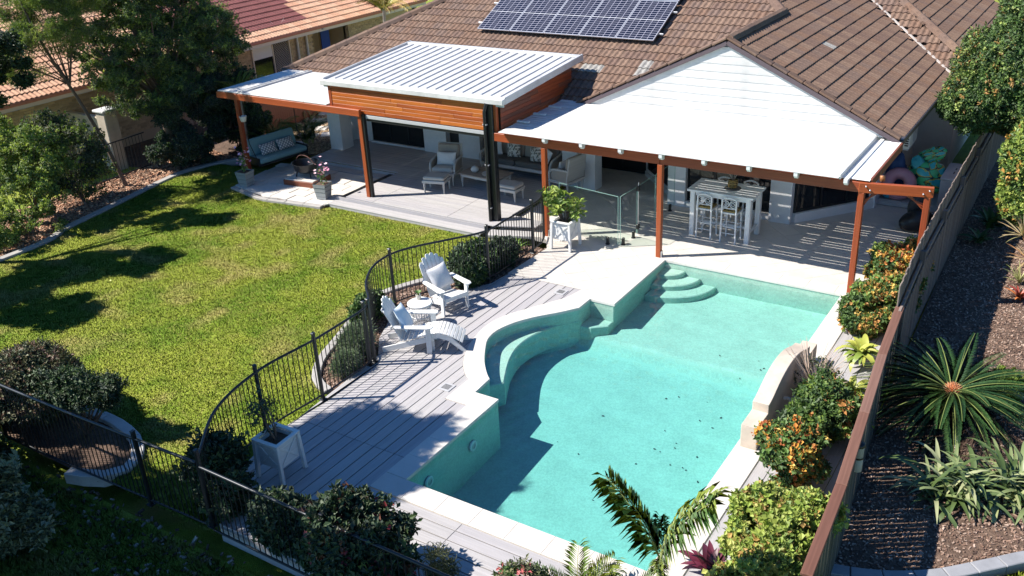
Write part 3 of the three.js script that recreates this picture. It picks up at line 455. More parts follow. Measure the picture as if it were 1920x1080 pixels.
  part(gab, 'gable_backing', merge([pl([[-7.6, 2.45, -2.93], [0.1, 2.45, -2.93], [-3.75, 4.28, -2.93]])]), L.white);
}
// wall-mounted air conditioner
{
  const o = thing('air_conditioner', 'cream outdoor air conditioner on the side wall under the gutter', 'air conditioner', [-0.24, 1.8, -5.9]);
  part(o, 'casing', cbox(0.36, 0.62, 0.85, 0.02), mat(0.66, 0.63, 0.55)); part(o, 'fan_guard', tf(lathe([[0.03, 0.01], [0.1, 0.015], [0.24, 0.012], [0.25, 0]], 24), [0.182, 0, -0.1], [0, 0, -Math.PI / 2]), L.grey); part(o, 'fan_well', tf(new THREE.CylinderGeometry(0.235, 0.235, 0.006, 24), [0.183, 0, -0.1], [0, 0, Math.PI / 2]), L.black);
  for (let r = 0; r < 9; r++) for (let c = 0; c < 3; c++) part(o, 'grille_slot', box(0.085, 0.035, 0.006, [-0.11 + c * 0.11, -0.22 + r * 0.055, 0.426]), L.black); part(o, 'bracket', box(0.54, 0.05, 0.7, [-0.12, -0.335, 0]), L.grey);
}
// ---------- solar panels ----------
{
  const pw = 1.125, ph = 1.755; const cells = texture(512, 1, (u, v) => { const cx = (u * 6) % 1, cy = (v * 18) % 1, edge = cx < 0.035 || cx > 0.965 || cy < 0.07 || cy > 0.93; const mid = Math.abs(v - 0.5) < 0.006; const bus = ((cx * 9) % 1) < 0.12; if (mid) return [0.7, 0.7, 0.74]; if (edge) return [0.36, 0.35, 0.42]; const n = 0.75 + 0.5 * midN(u, v); return bus ? [0.03 * n, 0.03 * n, 0.045 * n] : [0.008 * n, 0.010 * n, 0.022 * n]; });
  cells.repeat.set(1, 1); const pm = new THREE.MeshPhysicalMaterial({ map: cells, roughness: 0.2 });
  const glassG = new THREE.BoxGeometry(pw - 0.05, 0.006, ph - 0.05), fw = 0.022;
  const frameG = merge([tf(cbox(pw - 0.012, 0.035, fw, 0.004), [0, 0, ph / 2 - 0.018]), tf(cbox(pw - 0.012, 0.035, fw, 0.004), [0, 0, -ph / 2 + 0.018]), tf(cbox(fw, 0.034, ph - 0.06, 0.004), [pw / 2 - 0.018, 0, 0]), tf(cbox(fw, 0.034, ph - 0.06, 0.004), [-pw / 2 + 0.018, 0, 0])]);
  const alu = mat(0.62, 0.62, 0.65, { metalness: 0.5, roughness: 0.35 }); const back = box(pw - 0.06, 0.01, ph - 0.06, [0, -0.012, 0]);
  for (let r = 0; r < 2; r++) for (let c = 0; c < 5; c++) {
    const t = 2.22 + (ph / 2 + r * (ph + 0.02)) * Math.cos(PIT), x = -12.25 + pw / 2 + c * pw, which = ['end panel nearest the hip behind the terracotta roof', 'second panel from the hip behind the terracotta roof', 'middle panel', 'second panel from the gable', 'end panel nearest the gable'][c];
    const o = thing('solar_panel', `dark solar panel, ${which} of the ${r ? 'upper' : 'lower'} row`, 'solar panel', [x, EAVE + TAN * t + 0.19, -2.9 - t], 0, 'solar panels on the tiled roof'); o.rotation.x = PIT;
    part(o, 'frame', frameG, alu); part(o, 'glass', glassG, pm, [0, 0.012, 0]); part(o, 'back_sheet', back, L.black);
  }
  for (let r = 0; r < 2; r++) for (const f of [0.22, 0.78]) { const t = 2.22 + (ph * f + r * (ph + 0.02)) * Math.cos(PIT); const o = thing('mounting_rail', `${f < 0.5 ? 'lower' : 'upper'} aluminium rail under the ${r ? 'upper' : 'lower'} row of solar panels`, 'rail', [0, 0, 0], 0, 'solar panel rails'); part(o, 'rail', bar([-12.42, EAVE + TAN * t + 0.14, -2.9 - t], [-6.5, EAVE + TAN * t + 0.14, -2.9 - t], 0.04, 0.045), alu); for (const x of [-12.1, -10.2, -8.3, -6.8]) part(o, 'foot', box(0.05, 0.1, 0.08, [x, EAVE + TAN * t + 0.075, -2.9 - t]), alu); }
}
// ---------- raised metal roof over the house deck ----------
{
  const o = thing('patio_cover', 'raised timber clad patio cover with ribbed white metal roof and black posts', 'patio cover');
  const x0 = -13.75, x1 = -8.1, zf = -0.1, zb = -3.9, yf = 3.2, yb = 3.47; const sl = (yb - yf) / (zf - zb), an = Math.atan(sl), len = Math.hypot(zf - zb, yb - yf), cz = (zf + zb) / 2, cy = (yf + yb) / 2; const rot = [an, 0, 0];
  part(o, 'roof_sheet', box(x1 - x0, 0.05, len, [0, 0, 0]), L.metalRoof, [(x0 + x1) / 2, cy - 0.03, cz], rot);
  const rib = (() => { const s = new THREE.Shape([[-0.034, 0], [0.034, 0], [0.02, 0.026], [-0.02, 0.026]].map(p => new THREE.Vector2(...p))); const g = new THREE.ExtrudeGeometry(s, { depth: len - 0.42, bevelEnabled: false }); g.translate(0, 0, -len / 2 + 0.21); return muv(g, 'z'); })();
  for (let i = 0; i < 20; i++) part(o, 'roof_rib', rib, L.metalRoof, [x0 + 0.22 + i * 0.2745, cy - 0.006 + 0.0, cz + 0.02], rot);
  part(o, 'gutter', cbox(x1 - x0 + 0.1, 0.13, 0.12, 0.012), L.white, [(x0 + x1) / 2, yf - 0.045, zf + 0.05]);
  part(o, 'gutter_lip', box(x1 - x0 + 0.02, 0.07, 0.03, [(x0 + x1) / 2, yf - 0.14, zf + 0.0]), mat(0.5, 0.56, 0.56));
  part(o, 'barge_trim', cbox(0.06, 0.17, len, 0.01), L.metalRoof, [x1 + 0.02, cy - 0.03, cz], rot); part(o, 'barge_trim', cbox(0.06, 0.17, len, 0.01), L.metalRoof, [x0 - 0.02, cy - 0.03, cz], rot); part(o, 'ridge_trim', cbox(x1 - x0, 0.06, 0.2, 0.01), L.metalRoof, [(x0 + x1) / 2, yb - 0.0, zb + 0.12], rot);
  const orangeBoard = [[0.62, 0.17, 0.026], [0.68, 0.21, 0.034], [0.52, 0.125, 0.024]].map(c => mat(...c, { map: woodTex, roughness: 0.45 }));
  // cladding boards, front and right side
  const bh = 0.098; for (let r = 0; r < 7; r++) { const y = 2.42 + r * bh; let x = -13.5; while (x < -8.36) { const e = Math.min(-8.36, x + rr(1.3, 2.4)); part(o, 'cladding_board', cbox(e - x - 0.004, bh - 0.004, 0.022, 0.003, 'x', R0() * 5), orangeBoard[Math.floor(R0() * 3)], [(x + e) / 2, y + bh / 2, -0.09 + (R0() - 0.5) * 0.002]); x = e; } }
  for (let r = 0; r < 9; r++) { const y = 2.45 + r * bh; const zEnd = Math.max(-3.6, -2.9 - Math.max(0, (y - EAVE) / TAN) + 0.05); const top = yf + sl * (zf + 1.0) - 0.1; if (y > 3.22) { const zs = zf - (y + bh - yf + 0.08) / sl; if (zs < zEnd + 0.3) continue; } const zs = y + bh > 3.12 ? -0.19 - (y + bh - 3.12) / sl : -0.19; if (zs - zEnd < 0.3) continue; let z = zs; while (z > zEnd + 0.02) { const e = Math.max(zEnd, z - rr(1.0, 1.9)); part(o, 'cladding_board', cbox(0.022, bh - 0.004, z - e - 0.004, 0.003, 'z', R0() * 5), [L.timberDark, L.timber[2], L.timber[0]][Math.floor(R0() * 3)], [-8.26, y + bh / 2, (z + e) / 2]); z = e; } }
  for (let r = 0; r < 8; r++) part(o, 'cladding_board', cbox(0.022, bh - 0.004, 2.7, 0.003, 'z', r), L.timber[r % 3], [-13.55, 2.42 + (r + 0.5) * bh, -1.53]);
  part(o, 'corner_post', cbox(0.1, 0.72, 0.1, 0.006), L.timber[1], [-8.36, 2.78, -0.13]); part(o, 'corner_post', cbox(0.1, 0.7, 0.1, 0.006), L.timber[0], [-13.56, 2.78, -0.12]);
  part(o, 'post', cbox(0.22, 2.95, 0.16, 0.01), L.black, [-8.49, 1.6, -0.1]); part(o, 'post', cbox(0.12, 2.3, 0.13, 0.008), L.timber[1], [-12.56, 1.27, -0.06]); part(o, 'post', cbox(0.07, 2.3, 0.1, 0.006), L.black, [-12.46, 1.27, -0.07]);
  part(o, 'downpipe', merge([rod([-8.57, 0.15, 0.03], [-8.57, 2.9, 0.03], 0.045, 10), rod([-8.57, 2.9, 0.03], [-8.52, 3.1, 0.0], 0.045, 10)]), L.black); for (const y of [0.5, 1.6, 2.6]) part(o, 'pipe_clip', box(0.11, 0.03, 0.06, [-8.57, y, 0.03]), L.grey);
  part(o, 'blind_box', cbox(3.85, 0.1, 0.1, 0.01), L.grey, [-10.5, 2.35, -0.14]); part(o, 'blind_rail', cbox(3.85, 0.06, 0.05, 0.006), L.black, [-10.5, 2.26, -0.14]);
  part(o, 'ceiling', box(5.2, 0.03, 3.2, [-10.95, 3.02, -1.95]), L.white);
}
// ---------- left pergola ----------
{
  const o = thing('pergola', 'left pergola with red timber beam and flat white sheet roof over the swing', 'pergola');
  part(o, 'beam', cbox(5.4, 0.18, 0.1, 0.008, 'x'), L.timber[1], [-15.2, 2.46, 0.0]); part(o, 'post', cbox(0.12, 2.4, 0.12, 0.008), L.timber[2], [-17.15, 1.2, -0.02]);
  part(o, 'beam', cbox(0.09, 0.16, 2.9, 0.008, 'z'), L.timberDark, [-17.86, 2.46, -1.5]);
  for (let i = 0; i < 5; i++) { part(o, 'roof_panel', cbox(0.83, 0.025, 2.86, 0.004, 'z'), L.white, [-17.43 + i * 0.845, 2.575, -1.4], [-0.0, 0, 0]); part(o, 'rafter', cbox(0.06, 0.1, 2.8, 0.005, 'z'), L.whiteWood, [-17.4 + i * 0.845, 2.51, -1.45]); }
  for (const x of [-17.0, -16.86]) part(o, 'flashing', cbox(0.05, 0.05, 2.84, 0.006, 'z'), L.white, [x, 2.61, -1.4]);
}
// ---------- right pergola ----------
{
  const o = thing('pergola', 'large right pergola of red timber posts carrying white slatted roof beside the pool', 'pergola');
  part(o, 'beam', cbox(4.4, 0.2, 0.09, 0.008, 'x'), L.timber[0], [-6.3, 2.3, -0.08]); part(o, 'beam', cbox(4.24, 0.2, 0.09, 0.008, 'x', 3), L.timber[2], [-1.97, 2.3, -0.08]);
  part(o, 'beam', bar([0.06, 2.3, -0.05], [1.36, 2.3, -0.32], 0.09, 0.2, 0.008), L.timber[1]);
  for (const [x, z, y0, k] of [[-4.09, -0.08, 0, 1], [0.12, -0.08, 0, 0], [-7.02, -0.08, 0, 1], [1.27, -0.32, 0, 2]]) { part(o, 'post', cbox(0.115, 2.2 - y0, 0.115, 0.008), L.timber[k], [x, (2.2 + y0) / 2, z]); part(o, 'post_shoe', cbox(0.04, 0.16, 0.08, 0.004), L.steel, [x + 0.065, y0 + 0.09, z]); }
  for (const [x, y, z] of [[0.2, 2.34, -0.02], [0.28, 2.27, -0.035], [1.2, 2.27, -0.23], [1.3, 2.34, -0.25]]) part(o, 'bolt', tf(new THREE.SphereGeometry(0.02, 8, 6), [x, y, z + 0.01]), L.steel);
  for (const s of [0, 1]) for (let k = 0; k < 3; k++) part(o, 'bracket', tube(s ? [[1.2 - 0.0, 2.05 - k * 0.05, -0.31], [1.05, 2.1, -0.28], [0.98 - k * 0.05, 2.2, -0.26]] : [[0.18, 2.05 - k * 0.05, -0.08], [0.27, 2.1, -0.1], [0.3 + k * 0.05, 2.2, -0.12]], 0.016, 8, 6), L.timber[2]);
  for (let i = 0; i < 8; i++) { const x = -6.92 + i * 0.965; const s = new THREE.Shape([[-2.9, 0], [0.06, 0], [0.13, 0.06], [0.13, 0.13], [-2.9, 0.13]].map(p => new THREE.Vector2(...p))); const g = new THREE.ExtrudeGeometry(s, { depth: 0.075, bevelEnabled: false }); part(o, 'rafter', muv(g, 'x'), L.whiteWood, [x + 0.0375, 2.335, -0.02], [0, -Math.PI / 2, 0]); }
  part(o, 'rafter', cbox(0.06, 0.12, 2.8, 0.005, 'z'), L.whiteWood, [-7.9, 2.4, -1.5]);
  const n = 21; for (let i = 0; i < n; i++) { const t = i / (n - 1), z = 0.05 - t * 2.86, y = 2.48 + t * 0.05, gap = [0.004, 0.018, 0.018, 0.018, 0.004, 0.018, 0.004][i % 7]; let x = -8.15; const e = -0.3; part(o, 'roof_slat', cbox(e - x, 0.016, 0.143 - gap, 0.003, 'x', i), L.white, [(x + e) / 2, y, z - gap / 2]); }
  for (const z of [-0.75, -1.5, -2.25, -2.85]) part(o, 'joist_end', cbox(0.34, 0.035, 0.09, 0.006), L.whiteWood, [-7.98, 2.535, z]);
  // narrow corrugated sheet along the house side
  const g = new THREE.PlaneGeometry(0.52, 2.78, 2, 220); g.rotateX(-Math.PI / 2); const p = g.attributes.position; for (let i = 0; i < p.count; i++) p.setY(i, 0.014 * Math.sin(p.getZ(i) * 2 * Math.PI / 0.076)); g.computeVertexNormals(); part(o, 'corrugated_sheet', muv(g, 'z'), M({ color: RGB(0.78, 0.78, 0.77), roughness: 0.5, side: THREE.DoubleSide }), [-0.03, 2.43, -1.45]);
  part(o, 'fascia', cbox(0.03, 0.1, 2.86, 0.004, 'z'), L.white, [-0.295, 2.48, -1.4]); part(o, 'beam', cbox(0.06, 0.16, 2.6, 0.006, 'z'), L.timberDark, [0.24, 2.36, -1.5]);
}
// ---------- neighbouring house ----------
{
  const o = thing('neighbour_house', 'neighbouring brick house with terracotta tiled roof beyond the big tree', 'house');
  const ex = -23.35, ey = 2.4; const rf = sub(o, 'roof'); const list = [];
  layTiles(list, [ex, ey, 0], [0, 1], [-1, 0], -17, 4, -0.05, 5.2, (z, t) => true, (z, t) => (z > -9.9 - t * 0.12 && z < -4.6 && t > 0.72) ? maroonMats[Math.floor(R0() * 2)] : terraMats[Math.floor(R0() * 3)], 0.42);
  placeTiles(rf, list, p => p.z > -4.2);
  const g = new THREE.PlaneGeometry(5.8, 21.4); g.rotateX(-Math.PI / 2); g.rotateZ(-Math.atan(0.42)); part(rf, 'roof_sheeting', g, M({ color: RGB(0.88, 0.5, 0.33), side: THREE.DoubleSide }), [ex - 2.6, ey + 0.42 * 2.6 - 0.06, -6.5]);
  part(rf, 'gutter', cbox(0.12, 0.12, 21, 0.02), mat(0.52, 0.2, 0.13), [ex + 0.06, ey - 0.06, -6.5]); part(rf, 'fascia', cbox(0.04, 0.14, 21, 0.01), mat(0.72, 0.64, 0.56), [ex - 0.02, ey - 0.18, -6.5]); part(rf, 'soffit', box(0.7, 0.02, 21, [ex - 0.35, ey - 0.25, -6.5]), L.white);
  const bw = mat(0.5, 0.4, 0.27); part(o, 'wall', box(0.3, 2.6, 4.55, [ex - 0.85, 0.9, -14.725]), bw); part(o, 'wall', box(0.3, 2.6, 14.2, [ex - 0.85, 0.9, -3.1]), bw); part(o, 'porch_wall', box(0.2, 2.6, 2.25, [ex - 2.6, 0.9, -11.325]), bw); for (const z of [-12.55, -10.1]) part(o, 'porch_wall', box(1.7, 2.6, 0.2, [ex - 1.75, 0.9, z]), bw); part(o, 'porch_ceiling', box(2.0, 0.05, 2.4, [ex - 1.6, 2.2, -11.325]), L.white);
  // brick courses
  const bg = cbox(0.02, 0.076, 0.226, 0.004), bl = []; const r = rng(5); for (let y = 0.3, k = 0; y < 2.2; y += 0.086, k++) for (let z = -15 + (k % 2) * 0.118; z < 3.5; z += 0.236) { if ((z > -8.9 && z < -6.92 && y > 0.2) || (z > -12.45 && z < -10.22)) continue; bl.push([z, y]); }
  const im = new THREE.InstancedMesh(bg, mat(1, 1, 1, { map: mottle, roughness: 0.9 }), bl.length), c = new THREE.Color(); bl.forEach(([z, y], i) => { im.setMatrixAt(i, new THREE.Matrix4().makeTranslation(ex - 0.69, y, z)); const b = 0.8 + 0.4 * r(); im.setColorAt(i, c.setRGB(0.66 * b, 0.50 * b, 0.31 * b)); }); im.name = 'bricks'; im.userData = { kind: 'stuff' }; im.castShadow = im.receiveShadow = true; o.add(im);
  const w = sub(o, 'window'); part(w, 'blind', box(0.03, 0.6, 1.0, [ex - 0.66, 1.85, -7.45]), mat(0.75, 0.75, 0.75)); part(w, 'pane', box(0.02, 1.4, 1.04, [ex - 0.69, 1.4, -7.45]), L.glassDark); part(w, 'frame', merge([box(0.06, 1.5, 0.05, [ex - 0.65, 1.4, -7.98]), box(0.06, 1.5, 0.05, [ex - 0.65, 1.4, -6.93])]), mat(0.72, 0.62, 0.5));
  const d = sub(o, 'screen_door'); part(d, 'backing', box(0.02, 1.9, 0.75, [ex - 0.69, 1.2, -8.45]), mat(0.08, 0.08, 0.085)); const la = []; for (let i = -14; i < 14; i++) { la.push(rod([ex - 0.66, 1.2 + i * 0.1 - 0.35, -8.82], [ex - 0.66, 1.2 + i * 0.1 + 0.35, -8.08], 0.007, 4)); la.push(rod([ex - 0.65, 1.2 + i * 0.1 + 0.35, -8.82], [ex - 0.65, 1.2 + i * 0.1 - 0.35, -8.08], 0.007, 4)); } part(d, 'lattice', merge(la), mat(0.62, 0.56, 0.5));
  part(d, 'frame', box(0.06, 1.9, 0.05, [ex - 0.65, 1.2, -8.88]), mat(0.72, 0.62, 0.5));
  for (const z of [-9.29, -9.82]) part(o, 'downpipe', rod([ex - 0.6, 0, z], [ex - 0.6, 2.1, z], 0.05, 8), L.white); part(o, 'downpipe', rod([ex - 0.6, 2.1, -9.82], [ex + 0.05, 2.25, -10.2], 0.05, 8), L.white);
  part(o, 'porch_panel', box(0.04, 1.2, 0.5, [ex - 1.2, 1.5, -11.5]), mat(0.02, 0.06, 0.3));
  for (const z of [3.9, -17]) part(o, 'wall', box(8, 2.6, 0.3, [ex - 4.7, 0.9, z]), bw);
}
{ const o = thing('boundary_fence', 'dark red timber boundary fence beside the neighbouring house', 'fence'); for (let i = 0; i < 60; i++) part(o, 'paling', cbox(0.02, 1.7, 0.1, 0.003), L.timberDark, [-20.6, 0.7, -10 + i * 0.102]); part(o, 'rail', cbox(0.05, 0.08, 6.2, 0.005), L.timberDark, [-20.56, 1.45, -6.95]); }
{ const o = thing('garden_wall', 'pale beige rendered garden wall half hidden behind the leaning tree', 'wall'); part(o, 'wall_panel', cbox(7.5, 1.7, 0.2, 0.02), mat(0.72, 0.62, 0.48, { map: mottle }), [-25.9, 0.7, 0.9]); part(o, 'pier', cbox(0.45, 1.9, 0.45, 0.03), mat(0.6, 0.52, 0.42, { map: mottle }), [-22.1, 0.8, 0.9]); part(o, 'pier_cap', cbox(0.55, 0.08, 0.55, 0.02), L.white, [-22.1, 1.79, 0.9]); }

// ---------- pool fences ----------
const balG = new THREE.CylinderGeometry(0.0085, 0.0085, 1.06, 6);
function tubeFence(o, line, h0, pitch, posts) {
  const c = new THREE.CatmullRomCurve3(line.map(p => V(p[0], 0, p[1])), false, 'centripetal'), len = c.getLength(), n = Math.floor(len / pitch);
  for (let i = 0; i <= n; i++) { const p = c.getPointAt(i / n); part(o, 'baluster', balG, L.blackMetal, [p.x, h0 + 0.64, p.z]); }
  const P = c.getSpacedPoints(Math.max(8, Math.round(len / 0.3))); for (const [y, r] of [[1.185, 0.024], [0.1, 0.018]]) part(o, y > 1 ? 'top_rail' : 'bottom_rail', new THREE.TubeGeometry(new THREE.CatmullRomCurve3(P.map(p => V(p.x, h0 + y, p.z))), P.length * 2, r, 6), L.blackMetal);
  for (const [x, z] of posts) { const q = sub(o, 'post', [x, h0, z]); part(q, 'shaft', cbox(0.055, 1.3, 0.055, 0.006), L.blackMetal, [0, 0.65, 0]); part(q, 'post_cap', cbox(0.066, 0.022, 0.066, 0.006), L.blackMetal, [0, 1.312, 0]); part(q, 'base_plate', cbox(0.11, 0.02, 0.11, 0.004), L.blackMetal, [0, 0.012, 0]); }
}
tubeFence(thing('pool_fence', 'black tubular pool fence curving round the white deck chairs', 'fence'), [[-7.0, 0.05], [-6.8, 0.5], [-6.76, 1.0], [-6.78, 2.0], [-6.82, 2.75], [-7.3, 3.55], [-7.72, 4.2], [-7.87, 4.66], [-7.8, 5.25], [-7.4, 5.95], [-6.76, 6.66], [-6.7, 7.4], [-6.7, 8.1], [-6.78, 9.3], [-6.5, 10.4], [-5.75, 11.4]], 0, 0.1, [[-6.76, 0.98], [-6.82, 2.72], [-7.87, 4.66], [-6.74, 6.66], [-6.74, 6.78], [-6.7, 8.1], [-6.78, 9.35], [-5.75, 11.4]]);
tubeFence(thing('pool_fence', 'black tubular fence in shade along the front of the garden behind the clipped bushes', 'fence'), [[-15.5, 11.55], [-12, 11.55], [-9, 11.52], [-5.78, 11.42]], -0.08, 0.105, [[-13.2, 11.55], [-10.7, 11.54], [-7.05, 11.46]]);
tubeFence(thing('pool_fence', 'black tubular fence along the front edge of the deck below the round glossy shrub', 'fence'), [[-5.7, 11.43], [-3.5, 11.45], [-1, 11.46], [1.8, 11.5]], -0.12, 0.105, [[-3.4, 11.45], [-1.1, 11.46], [1.1, 11.48]]);
{ const o = thing('deck_fascia', 'grey boards closing the front edge of the pool deck behind the fence', 'fascia'); for (let i = 0; i < 3; i++) for (const [a, b] of [[-5.7, -2.66], [-2.655, 0.4]]) part(o, 'fascia_board', cbox(b - a, 0.1, 0.02, 0.003, 'x', i), L.deck[i], [(a + b) / 2, -0.035 - i * 0.106, 11.318]); }
// frameless glass fence with black spigots
{
  const o = thing('glass_fence', 'frameless glass pool fence with black spigots and gate on the patio', 'fence');
  const pane = (a, b, y0 = 0.07, y1 = 1.24) => { const l = Math.hypot(b[0] - a[0], b[1] - a[1]), an = Math.atan2(-(b[1] - a[1]), b[0] - a[0]); const p = part(o, 'glass_pane', new THREE.PlaneGeometry(l, y1 - y0), L.glass, [(a[0] + b[0]) / 2, (y0 + y1) / 2, (a[1] + b[1]) / 2], [0, an, 0]); const e = mat(0.25, 0.42, 0.36, { roughness: 0.2 }); const q = sub(o, 'pane_edge', [(a[0] + b[0]) / 2, 0, (a[1] + b[1]) / 2], [0, an, 0]); part(q, 'edge_strip', box(l, 0.008, 0.011, [0, y1 + 0.0045, 0]), e); part(q, 'edge_strip', box(0.008, y1 - y0, 0.011, [-l / 2 - 0.0045, (y0 + y1) / 2, 0]), e); part(q, 'edge_strip', box(0.008, y1 - y0, 0.011, [l / 2 + 0.0045, (y0 + y1) / 2, 0]), e); };
  pane([-6.86, -0.46], [-5.17, -0.19]); pane([-5.12, -0.21], [-5.08, -0.98]); pane([-5.075, -1.02], [-5.06, -1.95]); pane([-5.055, -1.99], [-5.05, -3.1]);
  for (const [x, z] of [[-6.5, -0.40], [-5.46, -0.235], [-5.115, -0.36], [-5.09, -0.84], [-5.053, -2.3], [-5.05, -2.85]]) { const s = sub(o, 'spigot', [x, 0.012, z]); part(s, 'spigot_body', cbox(0.06, 0.17, 0.06, 0.008), L.black, [0, 0.09, 0]); part(s, 'spigot_plate', lathe([[0, 0.014], [0.05, 0.014], [0.055, 0], [0, 0]], 16), L.black); }
  part(o, 'latch_rod', rod([-5.05, 0.25, -1.0], [-5.05, 1.35, -1.0], 0.012, 8), L.steel); for (const y of [0.25, 1.2]) part(o, 'hinge', cbox(0.06, 0.13, 0.1, 0.01), L.black, [-5.05, y, -1.0]);
}
// ---------- right boundary fence ----------
{
  const o = thing('paling_fence', 'weathered timber paling fence along the side of the pool garden', 'fence'); const line = [[1.32, -12], [1.3, -9], [1.33, -5], [1.36, -2.5], [1.41, 0.5], [1.5, 2.4], [1.56, 3.5], [1.78, 5.9], [1.97, 8], [2.1, 10.4], [2.2, 12]]; const c = new THREE.CatmullRomCurve3(line.map(p => V(p[0], 0, p[1])), false, 'centripetal'), len = c.getLength(), n = Math.floor(len / 0.107);
  const grey = [[0.30, 0.26, 0.24], [0.36, 0.315, 0.29], [0.25, 0.22, 0.21]].map(k => mat(...k, { map: woodTex, roughness: 0.9 })), greenish = [[0.11, 0.12, 0.11], [0.16, 0.165, 0.15], [0.085, 0.1, 0.095]].map(k => mat(...k, { map: woodTex, roughness: 0.9 }));
  const hi = [0, 1, 2].map(k => cbox(0.022, 1.82, 0.1, 0.004, 'y', k * 1.3)), lo = [0, 1, 2].map(k => cbox(0.02, 1.36, [0.1, 0.08, 0.093][k], 0.004, 'y', k * 1.3));
  for (let i = 0; i <= n; i++) { const p = c.getPointAt(i / n), t = c.getTangentAt(i / n), an = Math.atan2(t.x, t.z), k = Math.floor(R0() * 3); const back = p.z < 2.6; if (back) { part(o, 'paling', hi[k], grey[k], [p.x - 0.03, 0.72 + (R0() - 0.5) * 0.035, p.z], [0, an, (R0() - 0.5) * 0.02]); if (i % 2 === 0) part(o, 'paling', cbox(0.02, 1.4, 0.13, 0.004, 'y', i * 0.3), [grey[2], grey[0]][i % 4 ? 1 : 0], [p.x + 0.09, 0.5, p.z], [0, an, 0]); } else part(o, 'paling', lo[k], greenish[k], [p.x + 0.03 + (R0() - 0.5) * 0.01, 0.52, p.z], [0, an, (R0() - 0.5) * 0.015]); }
  const at = (z) => { let a = 0, b = 1; for (let i = 0; i < 40; i++) { const m = (a + b) / 2; if (c.getPointAt(m).z < z) a = m; else b = m; } return c.getPointAt(a); };
  for (let z = 2.6; z < 7.9; z += 1.76) { const a = at(z), b = at(z + 1.752); part(o, 'cap_rail', bar([a.x + 0.01, 1.225, a.z], [b.x + 0.01, 1.225, b.z], 0.14, 0.045, 0.008), [mat(0.23, 0.12, 0.09, { map: woodTex, roughness: 0.9 }), mat(0.27, 0.16, 0.13, { map: woodTex, roughness: 0.9 }), mat(0.2, 0.095, 0.07, { map: woodTex, roughness: 0.9 })][Math.round(z) % 3]); }
  for (let z = -11; z < 2.4; z += 2.3) { const a = at(z), b = at(z + 2.29); for (const y of [1.22, 0.3]) part(o, 'rail', bar([a.x + 0.035, y, a.z], [b.x + 0.035, y, b.z], 0.045, 0.09), grey[1]); part(o, 'fence_post', cbox(0.1, 1.7, 0.1, 0.006), grey[2], [a.x + 0.05, 0.6, a.z]); }
  for (let z = 2.7; z < 10; z += 1.9) { const a = at(z); part(o, 'fence_post', cbox(0.09, 1.3, 0.09, 0.006), greenish[0], [a.x - 0.04, 0.5, a.z]); }
}
{ const o = thing('fence_lamp', 'small cylindrical garden lamp fixed to the side fence', 'lamp', [1.92, 0.72, 6.75]); part(o, 'lamp_body', lathe([[0, 0], [0.065, 0], [0.068, 0.2], [0, 0.2]], 16), mat(0.42, 0.4, 0.34)); part(o, 'lamp_band', lathe([[0.066, 0.2], [0.072, 0.2], [0.072, 0.225], [0.066, 0.225]], 16), L.black); part(o, 'lamp_cap', lathe([[0, 0.44], [0.07, 0.43], [0.074, 0.37], [0.066, 0.37], [0.064, 0.225], [0, 0.225]], 16), mat(0.35, 0.34, 0.31)); part(o, 'lamp_top', lathe([[0, 0.452], [0.06, 0.447], [0.078, 0.42], [0.078, 0.39], [0.072, 0.39]], 16), L.black); part(o, 'bracket', cbox(0.1, 0.05, 0.05, 0.006), L.grey, [-0.07, 0.2, 0]); }
// ---------- water feature wall ----------
{
  const s = new THREE.Shape(); s.moveTo(-1.53, 0); s.lineTo(1.53, 0); s.lineTo(1.53, 0.36); s.lineTo(1.05, 0.36); s.lineTo(1.05, 0.55); s.bezierCurveTo(0.75, 0.58, 0.55, 0.78, 0, 0.78); s.bezierCurveTo(-0.55, 0.78, -0.75, 0.58, -1.05, 0.55); s.lineTo(-1.05, 0.40); s.lineTo(-1.53, 0.40); s.closePath();
  const g = new THREE.ExtrudeGeometry(s, { depth: 0.24, bevelEnabled: true, bevelSize: 0.012, bevelThickness: 0.012, bevelSegments: 2, curveSegments: 14 });
  const o = thing('feature_wall', 'low cream rendered wall with arched top on the pool edge', 'wall', [0.06, 0.01, 4.47]); part(o, 'rendered_wall', muv(g, 'x'), mat(0.70, 0.60, 0.50, { map: mottle, roughness: 0.9, bumpMap: bumpFine, bumpScale: 0.002 }), [0, 0, 0], [0, Math.PI / 2, 0]);
  part(o, 'water_pipe', tube([[0.27, 0.3, 0.35], [0.36, 0.32, 0.35], [0.37, 0.05, 0.35], [0.37, -0.0, 0.45], [0.37, 0.0, 0.6]], 0.028, 20, 8), mat(0.7, 0.62, 0.52));
}
// ---------- furniture ----------
function cushionGeo(w, h, t, n = 14) {
  const P = [], U = [], I = []; for (const s of [1, -1]) { const o = P.length / 3; for (let j = 0; j <= n; j++) for (let i = 0; i <= n; i++) { const u = i / n * 2 - 1, v = j / n * 2 - 1, e = Math.pow(Math.max(0, 1 - u * u), 0.5) * Math.pow(Math.max(0, 1 - v * v), 0.5), pinch = 1 - 0.07 * (1 - u * u) * v * v * 1 - 0.0, pin2 = 1 - 0.07 * (1 - v * v) * u * u; P.push(u * w / 2 * pin2, v * h / 2 * pinch, s * t / 2 * (e * (1 + 0.12 * Math.sin(u * 4 + v * 3)))); U.push(i / n * w, j / n * h); } for (let j = 0; j < n; j++) for (let i = 0; i < n; i++) { const a = o + j * (n + 1) + i, b = a + 1, c = a + n + 1, d = c + 1; s > 0 ? I.push(a, b, d, a, d, c) : I.push(a, d, b, a, c, d); } }
  const g = new THREE.BufferGeometry(); g.setAttribute('position', new THREE.Float32BufferAttribute(P, 3)); g.setAttribute('uv', new THREE.Float32BufferAttribute(U, 2)); g.setIndex(I); g.computeVertexNormals(); return g;
}
